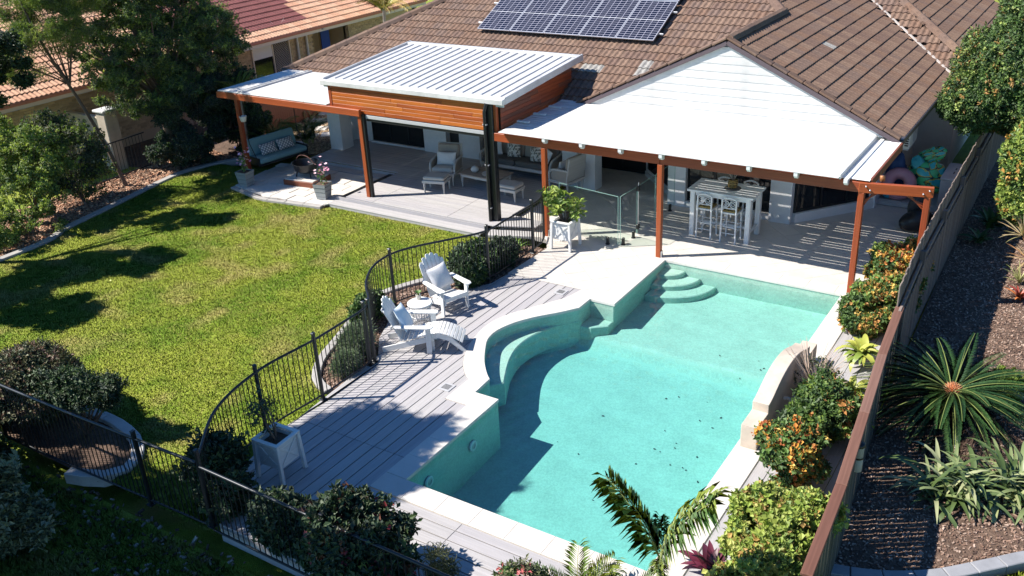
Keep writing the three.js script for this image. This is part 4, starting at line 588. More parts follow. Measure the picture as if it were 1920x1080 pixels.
const weave = fbmT(71, 90, 90, 2), fabricTex = texture(256, 0.4, (u, v) => { const k = 0.8 + 0.35 * (weave(u, v) - 0.5) + 0.06 * Math.sin(u * 400) * Math.sin(v * 400); return [k, k, k]; });
const ikat = texture(256, 0.42, (u, v) => { const a = Math.abs(((u * 2) % 1) - 0.5) * 2, b = Math.abs(((v * 2) % 1) - 0.5) * 2, d = Math.abs(a - b); return d < 0.22 || Math.abs(a + b - 1) < 0.16 ? [0.16, 0.18, 0.22] : [0.62, 0.62, 0.6]; });
const floral = texture(256, 0.45, (u, v) => { const k = midN(u, v); return k > 0.56 ? [0.12, 0.12, 0.11] : k > 0.52 ? [0.35, 0.27, 0.2] : [0.62, 0.58, 0.53]; });
L.linen = mat(0.78, 0.77, 0.78, { map: fabricTex, roughness: 0.95 }); L.blueTie = mat(1, 1, 1, { map: texture(256, 0.6, (u, v) => lerp3([0.55, 0.68, 0.78], [0.80, 0.82, 0.84], Math.min(1, Math.max(0, (bigN(u, v) - 0.3) * 2.4)))), roughness: 0.95 });
L.ikat = mat(1, 1, 1, { map: ikat, roughness: 0.95 }); L.floral = mat(1, 1, 1, { map: floral, roughness: 0.95 }); L.taupe = mat(0.40, 0.35, 0.30, { map: fabricTex, roughness: 0.95 }); L.beige = mat(0.60, 0.56, 0.51, { map: fabricTex, roughness: 0.95 }); L.charcoal = mat(0.13, 0.125, 0.12, { map: fabricTex, roughness: 0.95 }); L.paintGrey = mat(0.56, 0.55, 0.525, { map: grainTex, roughness: 0.6 }); L.teal = mat(0.20, 0.37, 0.41, { map: fabricTex, roughness: 0.95 });
const cushion = (label, m, w, h, t, pos, rot, group) => { const c = single('cushion', cushionGeo(w, h, t), m, label, 'cushion', pos, null, group); c.rotation.order = 'YXZ'; c.rotation.set(rot[1], rot[0], rot[2]); return c; };
// adirondack chair, faces +z
function adirondack(label, pos, turn) {
  const o = thing('deck_chair', label, 'chair', pos, turn, 'white adirondack chairs by the pool'); const w = L.whiteWood;
  for (let i = 0; i < 6; i++) { const x = -0.235 + i * 0.094, hgt = 0.86 - Math.pow(Math.abs(i - 2.5), 2) * 0.026; const s = new THREE.Shape(); s.moveTo(-0.042, 0); s.lineTo(0.042, 0); s.lineTo(0.042, hgt - 0.04); s.quadraticCurveTo(0.04, hgt, 0, hgt); s.quadraticCurveTo(-0.04, hgt, -0.042, hgt - 0.04); s.closePath(); const g = new THREE.ExtrudeGeometry(s, { depth: 0.02, bevelEnabled: true, bevelSize: 0.003, bevelThickness: 0.003, bevelSegments: 1, curveSegments: 5 }); part(o, 'back_slat', muv(g, 'y'), w, [x * 0.94, 0.24, -0.24], [-0.42, 0, -x * 0.16]); }
  for (let i = 0; i < 6; i++) part(o, 'seat_slat', cbox(0.54, 0.02, 0.082, 0.004, 'x', i), w, [0, 0.37 - i * 0.022 + 0.0, 0.30 - i * 0.094], [-0.22, 0, 0]);
  part(o, 'seat_front', cbox(0.54, 0.09, 0.022, 0.004), w, [0, 0.345, 0.35]);
  for (const s of [-1, 1]) { const a = new THREE.Shape([[-0.36, 0], [0.36, 0.0], [0.42, 0.05], [0.36, 0.13], [0.22, 0.10], [-0.36, 0.06]].map(p => new THREE.Vector2(...p))); part(o, 'arm', slab([[s * 0.27, -0.33], [s * 0.30, -0.36], [s * 0.37, -0.3], [s * 0.40, 0.30], [s * 0.37, 0.38], [s * 0.29, 0.40], [s * 0.25, 0.36], [s * 0.26, 0.1]], 0.57, 0.024, 'z', 0.004), w); part(o, 'leg', cbox(0.03, 0.55, 0.1, 0.004), w, [s * 0.295, 0.272, 0.29]); part(o, 'leg', bar([s * 0.262, 0.30, 0.36], [s * 0.262, 0.05, -0.62], 0.026, 0.11, 0.004), w); part(o, 'arm_brace', cbox(0.026, 0.1, 0.07, 0.004), w, [s * 0.325, 0.5, 0.29]); }
  part(o, 'back_rail', cbox(0.62, 0.06, 0.024, 0.004), w, [0, 0.53, -0.4]); part(o, 'back_rail', cbox(0.5, 0.06, 0.024, 0.004), w, [0, 0.86, -0.55], [-0.42, 0, 0]); part(o, 'back_rail', cbox(0.5, 0.07, 0.024, 0.004), w, [0, 0.26, -0.27], [-0.42, 0, 0]);
  return o;
}
adirondack('white slatted deck chair with the slatted footstool in front of it', [-6.42, 0.008, 5.78], 2.045);
adirondack('white slatted deck chair with a white cushion beside the round side table', [-6.88, 0.008, 4.17], 1.22);
cushion('white cushion upright on the deck chair with no footstool', L.linen, 0.5, 0.5, 0.17, [-7.08, 0.62, 4.09], [1.22, -0.5, 0.14]);
cushion('pale blue mottled cushion on the deck chair with the footstool', L.blueTie, 0.5, 0.5, 0.17, [-6.61, 0.62, 5.88], [2.045, -0.5, -0.18]);
{ // footstool
  const o = thing('footstool', 'white slatted sloping footstool in front of the deck chair', 'footstool', [-5.9, 0.008, 5.5], 2.045); const c = new THREE.CatmullRomCurve3([V(0, 0.36, -0.3), V(0, 0.39, -0.12), V(0, 0.33, 0.1), V(0, 0.2, 0.33)]); for (let i = 0; i < 10; i++) { const u = (i + 0.5) / 10, p = c.getPointAt(u), t = c.getTangentAt(u); part(o, 'slat', cbox(0.5, 0.018, 0.058, 0.004, 'x', i), L.whiteWood, [0, p.y, p.z], [-Math.atan2(t.y, t.z), 0, 0]); }
  for (const s of [-1, 1]) { part(o, 'leg', bar([s * 0.22, 0.34, -0.26], [s * 0.22, 0.0, -0.26], 0.028, 0.09, 0.004), L.whiteWood); part(o, 'side_rail', tf(slabSide(), [s * 0.22 - 0.012, 0, 0]), L.whiteWood); }
  function slabSide() { const sh = new THREE.Shape([[-0.3, 0.34], [-0.12, 0.375], [0.1, 0.315], [0.4, 0.0], [0.3, 0.0], [0.06, 0.22], [-0.12, 0.28], [-0.3, 0.25]].map(p => new THREE.Vector2(-p[0], p[1]))); const g = new THREE.ExtrudeGeometry(sh, { depth: 0.024, bevelEnabled: false }); g.rotateY(Math.PI / 2); return muv(g, 'z'); }
}
{ // round wicker side table
  const o = thing('side_table', 'round white wicker side table between the two deck chairs', 'table', [-6.88, 0.008, 5.05]); part(o, 'table_top', lathe([[0, 0.5], [0.235, 0.5], [0.25, 0.49], [0.25, 0.465], [0.235, 0.455], [0, 0.455]], 28), L.whiteWood); for (let i = 0; i < 22; i++) { const a = i / 22 * 6.283; part(o, 'cane', rod([Math.cos(a) * 0.17, 0, Math.sin(a) * 0.17], [Math.cos(a + 0.35) * 0.215, 0.46, Math.sin(a + 0.35) * 0.215], 0.008, 5), L.whiteWood); } for (const [y, r] of [[0.02, 0.175], [0.22, 0.19], [0.4, 0.21]]) part(o, 'hoop', tf(new THREE.TorusGeometry(r, 0.012, 6, 24), [0, y, 0], [Math.PI / 2, 0, 0]), L.whiteWood);
  const p = thing('small_pot', 'small cream pot with green sprig on the round side table', 'plant', [-6.98, 0.51, 4.95]); part(p, 'pot', lathe([[0, 0], [0.045, 0], [0.055, 0.1], [0.048, 0.1], [0.045, 0.085], [0, 0.085]], 14), mat(0.66, 0.6, 0.52)); for (let i = 0; i < 9; i++) part(p, 'leaf', strap(0.13, 0.02, 0.7, 4), leafMat({ color: RGB(0.1, 0.2, 0.04) }), [0, 0.08, 0], [0, i * 0.7, 0.0]);
}
// a curved strap leaf growing from the origin, leaning towards +z
function strap(len, w, bend, seg = 6, fold = 0.25, up = 1.15) {
  const P = [], I = [], U = []; let y = 0, z = 0, a = up; const d = len / seg; for (let i = 0; i <= seg; i++) { const t = i / seg, ww = w * Math.pow(Math.sin(Math.PI * Math.min(0.995, 0.2 + 0.8 * t)), 0.7); P.push(-ww, y + ww * fold, z, 0, y, z, ww, y + ww * fold, z); U.push(0, t, 0.5, t, 1, t); y += Math.sin(a) * d; z += Math.cos(a) * d; a -= bend * 2 / seg * (0.4 + t); } for (let i = 0; i < seg; i++) for (const k of [0, 1]) { const q = i * 3 + k; I.push(q, q + 1, q + 4, q, q + 4, q + 3); }
  const g = new THREE.BufferGeometry(); g.setAttribute('position', new THREE.Float32BufferAttribute(P, 3)); g.setAttribute('uv', new THREE.Float32BufferAttribute(U, 2)); g.setIndex(I); g.computeVertexNormals(); return g;
}
// tall white planters with crossed sides
function planter(label, pos, turn) {
  const o = thing('planter', label, 'planter', pos, turn); for (const [x, z] of [[-1, -1], [1, -1], [1, 1], [-1, 1]]) part(o, 'leg', bar([x * 0.25, 0, z * 0.25], [x * 0.225, 0.66, z * 0.225], 0.06, 0.06), L.whiteWood);
  for (let k = 0; k < 4; k++) { const s = sub(o, 'side_panel', [0, 0, 0], [0, k * Math.PI / 2, 0]); part(s, 'panel', box(0.40, 0.4, 0.02, [0, 0.44, 0.205]), L.whiteWood); for (const q of [-1, 1]) part(s, 'cross_bar', bar([-0.17, 0.44 - q * 0.16, 0.222 + q * 0.002], [0.17, 0.44 + q * 0.16, 0.222 + q * 0.002], 0.014, 0.035, 0.003), L.whiteWood); part(s, 'rim', cbox(0.52, 0.03, 0.07, 0.005), L.whiteWood, [0, 0.672 + k * 0.0015, 0.225]); }
  part(o, 'soil', box(0.38, 0.02, 0.38, [0, 0.57, 0]), L.soil); return o;
}
planter('white timber planter with crossed sides beside the red pergola post', [-6.27, 0.012, 0.32], 0.02);
planter('white timber planter with crossed sides on the shaded end of the pool deck', [-5.8, 0.008, 9.98], 0.05);
// bar table with four stools
{
  const o = thing('bar_table', 'high white timber bar table on the shaded patio', 'table', [-3.28, 0.012, -1.98]); for (let i = 0; i < 6; i++) part(o, 'top_plank', cbox(1.58, 0.05, 0.142, 0.004, 'x', i), L.whiteWood, [0, 1.125, -0.365 + i * 0.146]);
  for (const [x, z] of [[-1, -1], [1, -1], [1, 1], [-1, 1]]) part(o, 'leg', cbox(0.11, 1.1, 0.11, 0.006), L.whiteWood, [x * 0.67, 0.55, z * 0.34]); for (const s of [-1, 1]) { part(o, 'apron', cbox(1.22, 0.1, 0.03, 0.004), L.whiteWood, [0, 1.045, s * 0.34]); part(o, 'apron', cbox(0.03, 0.1, 0.56, 0.004), L.whiteWood, [s * 0.67, 1.045, 0]); part(o, 'stretcher', cbox(0.05, 0.06, 0.57, 0.004), L.whiteWood, [s * 0.67, 0.25, 0]); } part(o, 'stretcher', cbox(1.3, 0.06, 0.08, 0.004), L.whiteWood, [0, 0.25, 0]);
  const seatM = mat(0.52, 0.38, 0.13, { map: floral, roughness: 0.95 });
  function stool(label, pos, turn) { const c = thing('bar_stool', label, 'stool', pos, turn, 'white bar stools at the high table'); for (const [x, z, h] of [[-1, -1, 1.06], [1, -1, 1.06], [1, 1, 0.72], [-1, 1, 0.72]]) part(c, 'leg', bar([x * 0.18, 0, z * 0.17 - (z < 0 ? 0.03 : 0)], [x * 0.165, h, z * 0.155 - (h > 1 ? 0.05 : 0)], 0.036, 0.036), L.whiteWood); part(c, 'seat', cbox(0.38, 0.04, 0.37, 0.008), L.whiteWood, [0, 0.715, 0]); part(c, 'seat_pad', cbox(0.34, 0.045, 0.33, 0.02), seatM, [0, 0.757, 0]); for (const y of [0.22, 0.38]) for (const s of [-1, 1]) { part(c, 'rung', rod([-0.175, y, s * 0.165], [0.175, y, s * 0.165], 0.011, 6), L.whiteWood); part(c, 'rung', rod([s * 0.175, y + 0.06, -0.17], [s * 0.175, y + 0.06, 0.165], 0.011, 6), L.whiteWood); } part(c, 'top_rail', tube([[-0.18, 1.04, -0.19], [-0.09, 1.085, -0.2], [0, 1.1, -0.205], [0.09, 1.085, -0.2], [0.18, 1.04, -0.19]], 0.022, 12, 6), L.whiteWood); part(c, 'back_rail', rod([-0.17, 0.84, -0.185], [0.17, 0.84, -0.185], 0.013, 6), L.whiteWood); for (const s of [-1, 1]) { part(c, 'scroll', tf(new THREE.TorusGeometry(0.075, 0.011, 6, 20, 4.7), [s * 0.085, 0.945, -0.195], [0.06, s > 0 ? 0 : Math.PI, 0.8]), L.whiteWood); part(c, 'scroll', tf(new THREE.TorusGeometry(0.035, 0.009, 6, 14, 5.2), [s * 0.085, 0.945, -0.195], [0.06, 0, 1]), L.whiteWood); } return c; }
  stool('white scroll-backed bar stool on the pool side, at the glass gate end', [-3.62, 0.012, -1.72], Math.PI); stool('white scroll-backed bar stool on the pool side, at the wide end pier', [-3.02, 0.012, -1.70], Math.PI);
  stool('white scroll-backed bar stool on the house side, behind the woven vase', [-3.62, 0.012, -2.62], 0); stool('white scroll-backed bar stool on the house side, clear of the vase', [-2.98, 0.012, -2.62], 0);
  const v = thing('table_mat', 'dark round mat on the bar table', 'mat', [-3.15, 1.165, -2.02]); part(v, 'mat_disc', lathe([[0, 0.008], [0.19, 0.008], [0.195, 0], [0, 0]], 24), L.charcoal);
  const w = thing('woven_vase', 'golden woven vase with dry blossom stems on the bar table', 'vase', [-3.15, 1.175, -2.02]); part(w, 'vase_body', lathe([[0, 0], [0.08, 0], [0.11, 0.06], [0.115, 0.12], [0.095, 0.2], [0.085, 0.2], [0.09, 0.12], [0, 0.02]], 18), mat(0.36, 0.23, 0.07, { map: floral, roughness: 0.8 })); for (let i = 0; i < 5; i++) part(w, 'vase_hoop', tf(new THREE.TorusGeometry(0.113 - Math.abs(i - 2) * 0.008, 0.007, 5, 20), [0, 0.03 + i * 0.04, 0], [Math.PI / 2, 0, 0]), mat(0.45, 0.3, 0.1)); for (let i = 0; i < 10; i++) { const a = i * 2.4, x = Math.cos(a) * 0.16, z = Math.sin(a) * 0.14; part(w, 'stem', tube([[0, 0.12, 0], [x * 0.4, 0.28, z * 0.4], [x, 0.42 + 0.04 * (i % 3), z]], 0.005, 6, 4), mat(0.3, 0.24, 0.2)); part(w, 'blossom', tf(new THREE.IcosahedronGeometry(0.025, 0), [x, 0.43 + 0.04 * (i % 3), z]), mat(0.7, 0.67, 0.64)); }
}
// lounge set on the raised deck
const turned = lathe([[0, 0], [0.018, 0], [0.024, 0.05], [0.02, 0.07], [0.032, 0.2], [0.035, 0.26], [0.028, 0.28], [0.035, 0.3], [0, 0.3]], 10);
function legs(o, w, d, inset = 0.05) { for (const [x, z] of [[-1, -1], [1, -1], [1, 1], [-1, 1]]) part(o, 'leg', turned, L.paintGrey, [x * (w / 2 - inset), 0, z * (d / 2 - inset)]); }
const DY = 0.155;
function ottoman(label, pos, turn) { const o = thing('ottoman', label, 'ottoman', pos, turn, 'padded ottomans on the house deck'); legs(o, 0.66, 0.5); part(o, 'frame', cbox(0.66, 0.08, 0.5, 0.01), L.paintGrey, [0, 0.31, 0]); part(o, 'seat_pad', cbox(0.62, 0.1, 0.46, 0.035), L.beige, [0, 0.4, 0]); }
function armchair(label, pos, turn, back) { const o = thing('armchair', label, 'armchair', pos, turn, 'painted armchairs on the house deck'); legs(o, 0.72, 0.72); part(o, 'frame', cbox(0.72, 0.08, 0.7, 0.01), L.paintGrey, [0, 0.31, 0]); part(o, 'seat_cushion', cbox(0.62, 0.14, 0.62, 0.04), L.beige, [0, 0.42, 0.02]); part(o, 'back_frame', cbox(0.72, 0.66, 0.05, 0.02), L.paintGrey, [0, 0.68, -0.36], [-0.16, 0, 0]); part(o, 'back_cushion', cbox(0.62, 0.6, 0.12, 0.04), back, [0, 0.7, -0.27], [-0.18, 0, 0]); for (const s of [-1, 1]) { part(o, 'arm', tube([[s * 0.34, 0.66, -0.36], [s * 0.355, 0.66, -0.1], [s * 0.36, 0.63, 0.16], [s * 0.36, 0.54, 0.27], [s * 0.345, 0.32, 0.27]], 0.032, 18, 7), L.paintGrey); part(o, 'side_cane', box(0.012, 0.3, 0.56, [s * 0.345, 0.49, -0.08]), L.taupe); } return o; }
armchair('grey painted armchair with white cushion facing the lawn', [-11.35, DY, -1.95], 0.25, L.taupe); ottoman('padded ottoman in front of the armchair facing the lawn', [-11.15, DY, -1.22], 0.25);
cushion('white oblong cushion on the armchair facing the lawn', L.linen, 0.58, 0.36, 0.15, [-11.32, DY + 0.67, -1.95], [0.25, -0.2, 0]);
ottoman('padded ottoman beside the black post and the sofa', [-8.98, DY, -1.5], 0.0);
armchair('grey painted armchair turned side-on behind the red pergola post', [-8.0, DY, -2.75], -1.75, L.taupe);
cushion('small pale cushion on the armchair behind the red pergola post', L.linen, 0.42, 0.36, 0.15, [-8.05, DY + 0.66, -2.72], [-1.75, -0.2, 0]);
{ // sofa
  const o = thing('sofa', 'grey painted sofa with dark cushions against the house wall', 'sofa', [-9.75, DY, -3.3], 0); legs(o, 2.3, 0.78); part(o, 'frame', cbox(2.3, 0.09, 0.76, 0.01), L.paintGrey, [0, 0.31, 0]); for (let i = 0; i < 2; i++) { part(o, 'seat_cushion', cbox(1.08, 0.15, 0.64, 0.04), L.charcoal, [-0.55 + i * 1.1, 0.43, 0.04]); part(o, 'back_cushion', cbox(1.08, 0.5, 0.14, 0.04), L.taupe, [-0.55 + i * 1.1, 0.72, -0.26], [-0.15, 0, 0]); } part(o, 'back_frame', cbox(2.3, 0.6, 0.05, 0.02), L.paintGrey, [0, 0.66, -0.38], [-0.12, 0, 0]); for (const s of [-1, 1]) { part(o, 'arm', tube([[s * 1.13, 0.68, -0.38], [s * 1.15, 0.66, -0.1], [s * 1.15, 0.6, 0.24], [s * 1.15, 0.5, 0.34], [s * 1.12, 0.32, 0.33]], 0.035, 18, 7), L.paintGrey); part(o, 'side_cane', box(0.012, 0.3, 0.6, [s * 1.13, 0.49, -0.06]), L.taupe); }
  cushion('patterned cushion on the sofa next to the black post', L.floral, 0.42, 0.42, 0.15, [-9.98, DY + 0.7, -3.32], [0.1, -0.3, 0.1]); cushion('patterned cushion leaning at the middle of the sofa', L.floral, 0.42, 0.42, 0.15, [-9.2, DY + 0.7, -3.2], [-0.3, -0.3, 0.25]); cushion('plain pale cushion at the end of the sofa by the red post', L.linen, 0.46, 0.46, 0.16, [-8.86, DY + 0.7, -3.15], [-0.4, -0.3, -0.3]); cushion('plain white cushion at the far end of the sofa', L.linen, 0.46, 0.46, 0.16, [-10.6, DY + 0.72, -3.28], [0.2, -0.3, 0.15]);
}
{ // coffee table and what stands on it
  const o = thing('coffee_table', 'long grey painted coffee table on the house deck', 'table', [-10.1, DY, -2.05], -0.05); for (const [x, z] of [[-1, -1], [1, -1], [1, 1], [-1, 1]]) part(o, 'leg', turned, L.paintGrey, [x * 0.58, 0, z * 0.3]); part(o, 'apron', cbox(1.22, 0.08, 0.66, 0.008), L.paintGrey, [0, 0.33, 0]); for (let i = 0; i < 5; i++) part(o, 'top_plank', cbox(1.34, 0.03, 0.148, 0.004, 'x', i), mat(0.5, 0.44, 0.38, { map: woodTex }), [0, 0.386, -0.3 + i * 0.151]);
  const v = thing('round_vase', 'small round white vase on the coffee table', 'vase', [-10.4, DY + 0.402, -1.98]); part(v, 'vase_body', lathe([[0, 0], [0.05, 0], [0.1, 0.04], [0.115, 0.09], [0.09, 0.14], [0.03, 0.165], [0.025, 0.18], [0.018, 0.165], [0, 0.16]], 20), L.white); const p = thing('spiky_pot_plant', 'spiky leaved plant in a pale pot on the coffee table', 'plant', [-9.95, DY + 0.402, -2.0]); part(p, 'pot', lathe([[0, 0], [0.06, 0], [0.075, 0.13], [0.065, 0.13], [0.06, 0.11], [0, 0.11]], 16), L.paintGrey); for (let i = 0; i < 22; i++) part(p, 'leaf', strap(0.3, 0.012, 0.5, 5), leafMat({ color: i % 3 ? RGB(0.12, 0.12, 0.05) : RGB(0.3, 0.26, 0.12) }), [0, 0.1, 0], [0, i * 2.4, 0]); single('tray', lathe([[0, 0.01], [0.19, 0.01], [0.2, 0.025], [0.205, 0.025], [0.195, 0], [0, 0]], 24), L.white, 'flat pale tray under the spiky pot plant', 'tray', [-9.95, DY + 0.4005, -2.0]);
}
{ // hanging swing seat
  const o = thing('swing_seat', 'teal cushioned swing seat hanging under the left pergola', 'swing', [-17.0, 0.38, -1.1], 1.42); part(o, 'seat_frame', cbox(1.75, 0.06, 0.6, 0.01), L.black, [0, 0, 0]); part(o, 'seat_cushion', cbox(1.7, 0.15, 0.62, 0.05), L.teal, [0, 0.11, 0.02]); part(o, 'back_cushion', cbox(1.7, 0.5, 0.13, 0.05), L.teal, [0, 0.42, -0.3], [-0.3, 0, 0]); for (const s of [-1, 1]) { part(o, 'chain', rod([s * 0.86, 0, 0.28], [s * 0.86, 0.62, -0.1], 0.012, 6), L.black); part(o, 'chain', rod([s * 0.86, 0.62, -0.1], [s * 0.86, 2.05, -0.1], 0.012, 6), L.black); part(o, 'arm', cbox(0.05, 0.2, 0.6, 0.01), L.black, [s * 0.87, 0.12, 0]); }
  const c = Math.cos(1.42), s = Math.sin(1.42), at = (x, z) => [-17.0 + c * x + s * z, -1.1 - s * x + c * z]; for (const [x, l] of [[-0.3, 'patterned oblong cushion at the lawn end of the swing seat'], [0.32, 'patterned oblong cushion at the house end of the swing seat']]) { const q = at(x, -0.02); cushion(l, L.ikat, 0.58, 0.34, 0.16, [q[0], 0.73, q[1]], [1.42, -0.5, 0], 'patterned swing cushions'); }
}
{ // fire pit on its plinth
  const o = thing('firepit_plinth', 'low square timber edged plinth under the fire pit', 'plinth', [-15.3, 0.02, -0.5], 0.12); part(o, 'slab', cbox(1.0, 0.06, 0.78, 0.01), L.stone[2], [0, 0.15, 0]); for (const s of [-1, 1]) { part(o, 'edge_board', cbox(1.04, 0.15, 0.04, 0.006), L.timberDark, [0, 0.08, s * 0.41]); part(o, 'edge_board', cbox(0.04, 0.15, 0.78, 0.006), L.timberDark, [s * 0.52, 0.08, 0]); }
  const f = thing('fire_pit', 'black iron bowl fire pit with curved handle', 'fire pit', [-15.3, 0.2, -0.5]); part(f, 'bowl', lathe([[0, 0.12], [0.2, 0.13], [0.32, 0.22], [0.36, 0.4], [0.4, 0.42], [0.39, 0.43], [0.34, 0.41], [0.3, 0.24], [0.18, 0.16], [0, 0.15]], 28), L.blackMetal); for (let i = 0; i < 3; i++) { const a = i * 2.09 + 0.4; part(f, 'leg', bar([Math.cos(a) * 0.24, 0.2, Math.sin(a) * 0.24], [Math.cos(a) * 0.3, 0, Math.sin(a) * 0.3], 0.03, 0.03), L.blackMetal); } part(f, 'handle', tube([[-0.36, 0.42, 0], [-0.2, 0.58, 0.02], [0, 0.63, 0.03], [0.2, 0.58, 0.02], [0.36, 0.42, 0]], 0.013, 20, 6), mat(0.12, 0.05, 0.04)); part(f, 'ash', lathe([[0, 0.2], [0.28, 0.2], [0.28, 0.19], [0, 0.19]], 20), L.soil);
}
function flowerPot(label, pos, turn, seed) { const o = thing('stone_planter', label, 'planter', pos, turn); const s = new THREE.Shape([[-0.14, 0], [0.14, 0], [0.19, 0.44], [-0.19, 0.44]].map(p => new THREE.Vector2(...p))); const g = new THREE.CylinderGeometry(0.27, 0.2, 0.44, 4, 1, true).toNonIndexed(); g.rotateY(Math.PI / 4); g.computeVertexNormals(); part(o, 'pot', muv(g, 'x'), M({ color: RGB(0.36, 0.38, 0.38), map: grainTex, roughness: 0.9, side: THREE.DoubleSide }), [0, 0.22, 0]); for (let k = 0; k < 3; k++) part(o, 'pot_band', merge([0, 1, 2, 3].map(q => tf(cbox(0.30 + k * 0.032, 0.012, 0.012, 0.003), [Math.sin(q * Math.PI / 2) * (0.153 + k * 0.0165), 0.1 + k * 0.13, Math.cos(q * Math.PI / 2) * (0.153 + k * 0.0165)], [0, q * Math.PI / 2, 0]))), mat(0.2, 0.21, 0.21)); part(o, 'soil', box(0.34, 0.02, 0.34, [0, 0.4, 0]), L.soil);
  const f = thing('flowering_plant', label.includes('bowl') ? 'pink flowering plant in the stone planter beside the bowl fire pit' : 'pink flowering plant in the stone planter by the swing post', 'plant', [pos[0], pos[1] + 0.41, pos[2]]); const r = rng(seed); for (let i = 0; i < 9; i++) part(f, 'stem', tube([[0, 0, 0], [(r() - 0.5) * 0.1, 0.25, (r() - 0.5) * 0.1], [(r() - 0.5) * 0.35, 0.35 + r() * 0.3, (r() - 0.5) * 0.35]], 0.006, 6, 4), mat(0.12, 0.16, 0.05)); for (let i = 0; i < 30; i++) part(f, 'leaf', strap(0.12, 0.022, 0.6, 3), leafMat({ color: RGB(0.14, 0.24, 0.05) }), [(r() - 0.5) * 0.2, r() * 0.4, (r() - 0.5) * 0.2], [r() - 0.5, r() * 6.28, 0]); const pet = (() => { const a = []; for (let k = 0; k < 5; k++) a.push(tf(strap(0.055, 0.022, 0.5, 2, 0.1, 0.5), [0, 0, 0], [0, k * 1.257, 0])); return merge(a); })(); for (let i = 0; i < 26; i++) part(f, 'flower', pet, leafMat({ color: [RGB(0.75, 0.3, 0.45), RGB(0.8, 0.42, 0.55), RGB(0.78, 0.55, 0.62)][i % 3] }), [(r() - 0.5) * 0.42, 0.2 + r() * 0.5, (r() - 0.5) * 0.42], [(r() - 0.5) * 2, r() * 6, 0]); }
flowerPot('square grey stone planter on the paving beside the bowl fire pit', [-13.9, 0.02, 0.32], 0.2, 201); flowerPot('square grey stone planter at the lawn corner by the swing post', [-16.75, 0.02, 0.5], 0.1, 202);
{ const o = thing('hanging_pot', 'white hanging pot on the left pergola post', 'pot', [-17.0, 1.75, 0.0]); part(o, 'pot', lathe([[0, 0], [0.07, 0], [0.11, 0.16], [0.1, 0.16], [0.06, 0.03], [0, 0.03]], 16), L.white); part(o, 'cord', merge([rod([0.09, 0.15, 0], [0, 0.6, 0], 0.004, 4), rod([-0.09, 0.15, 0], [0, 0.6, 0], 0.004, 4)]), L.black); }
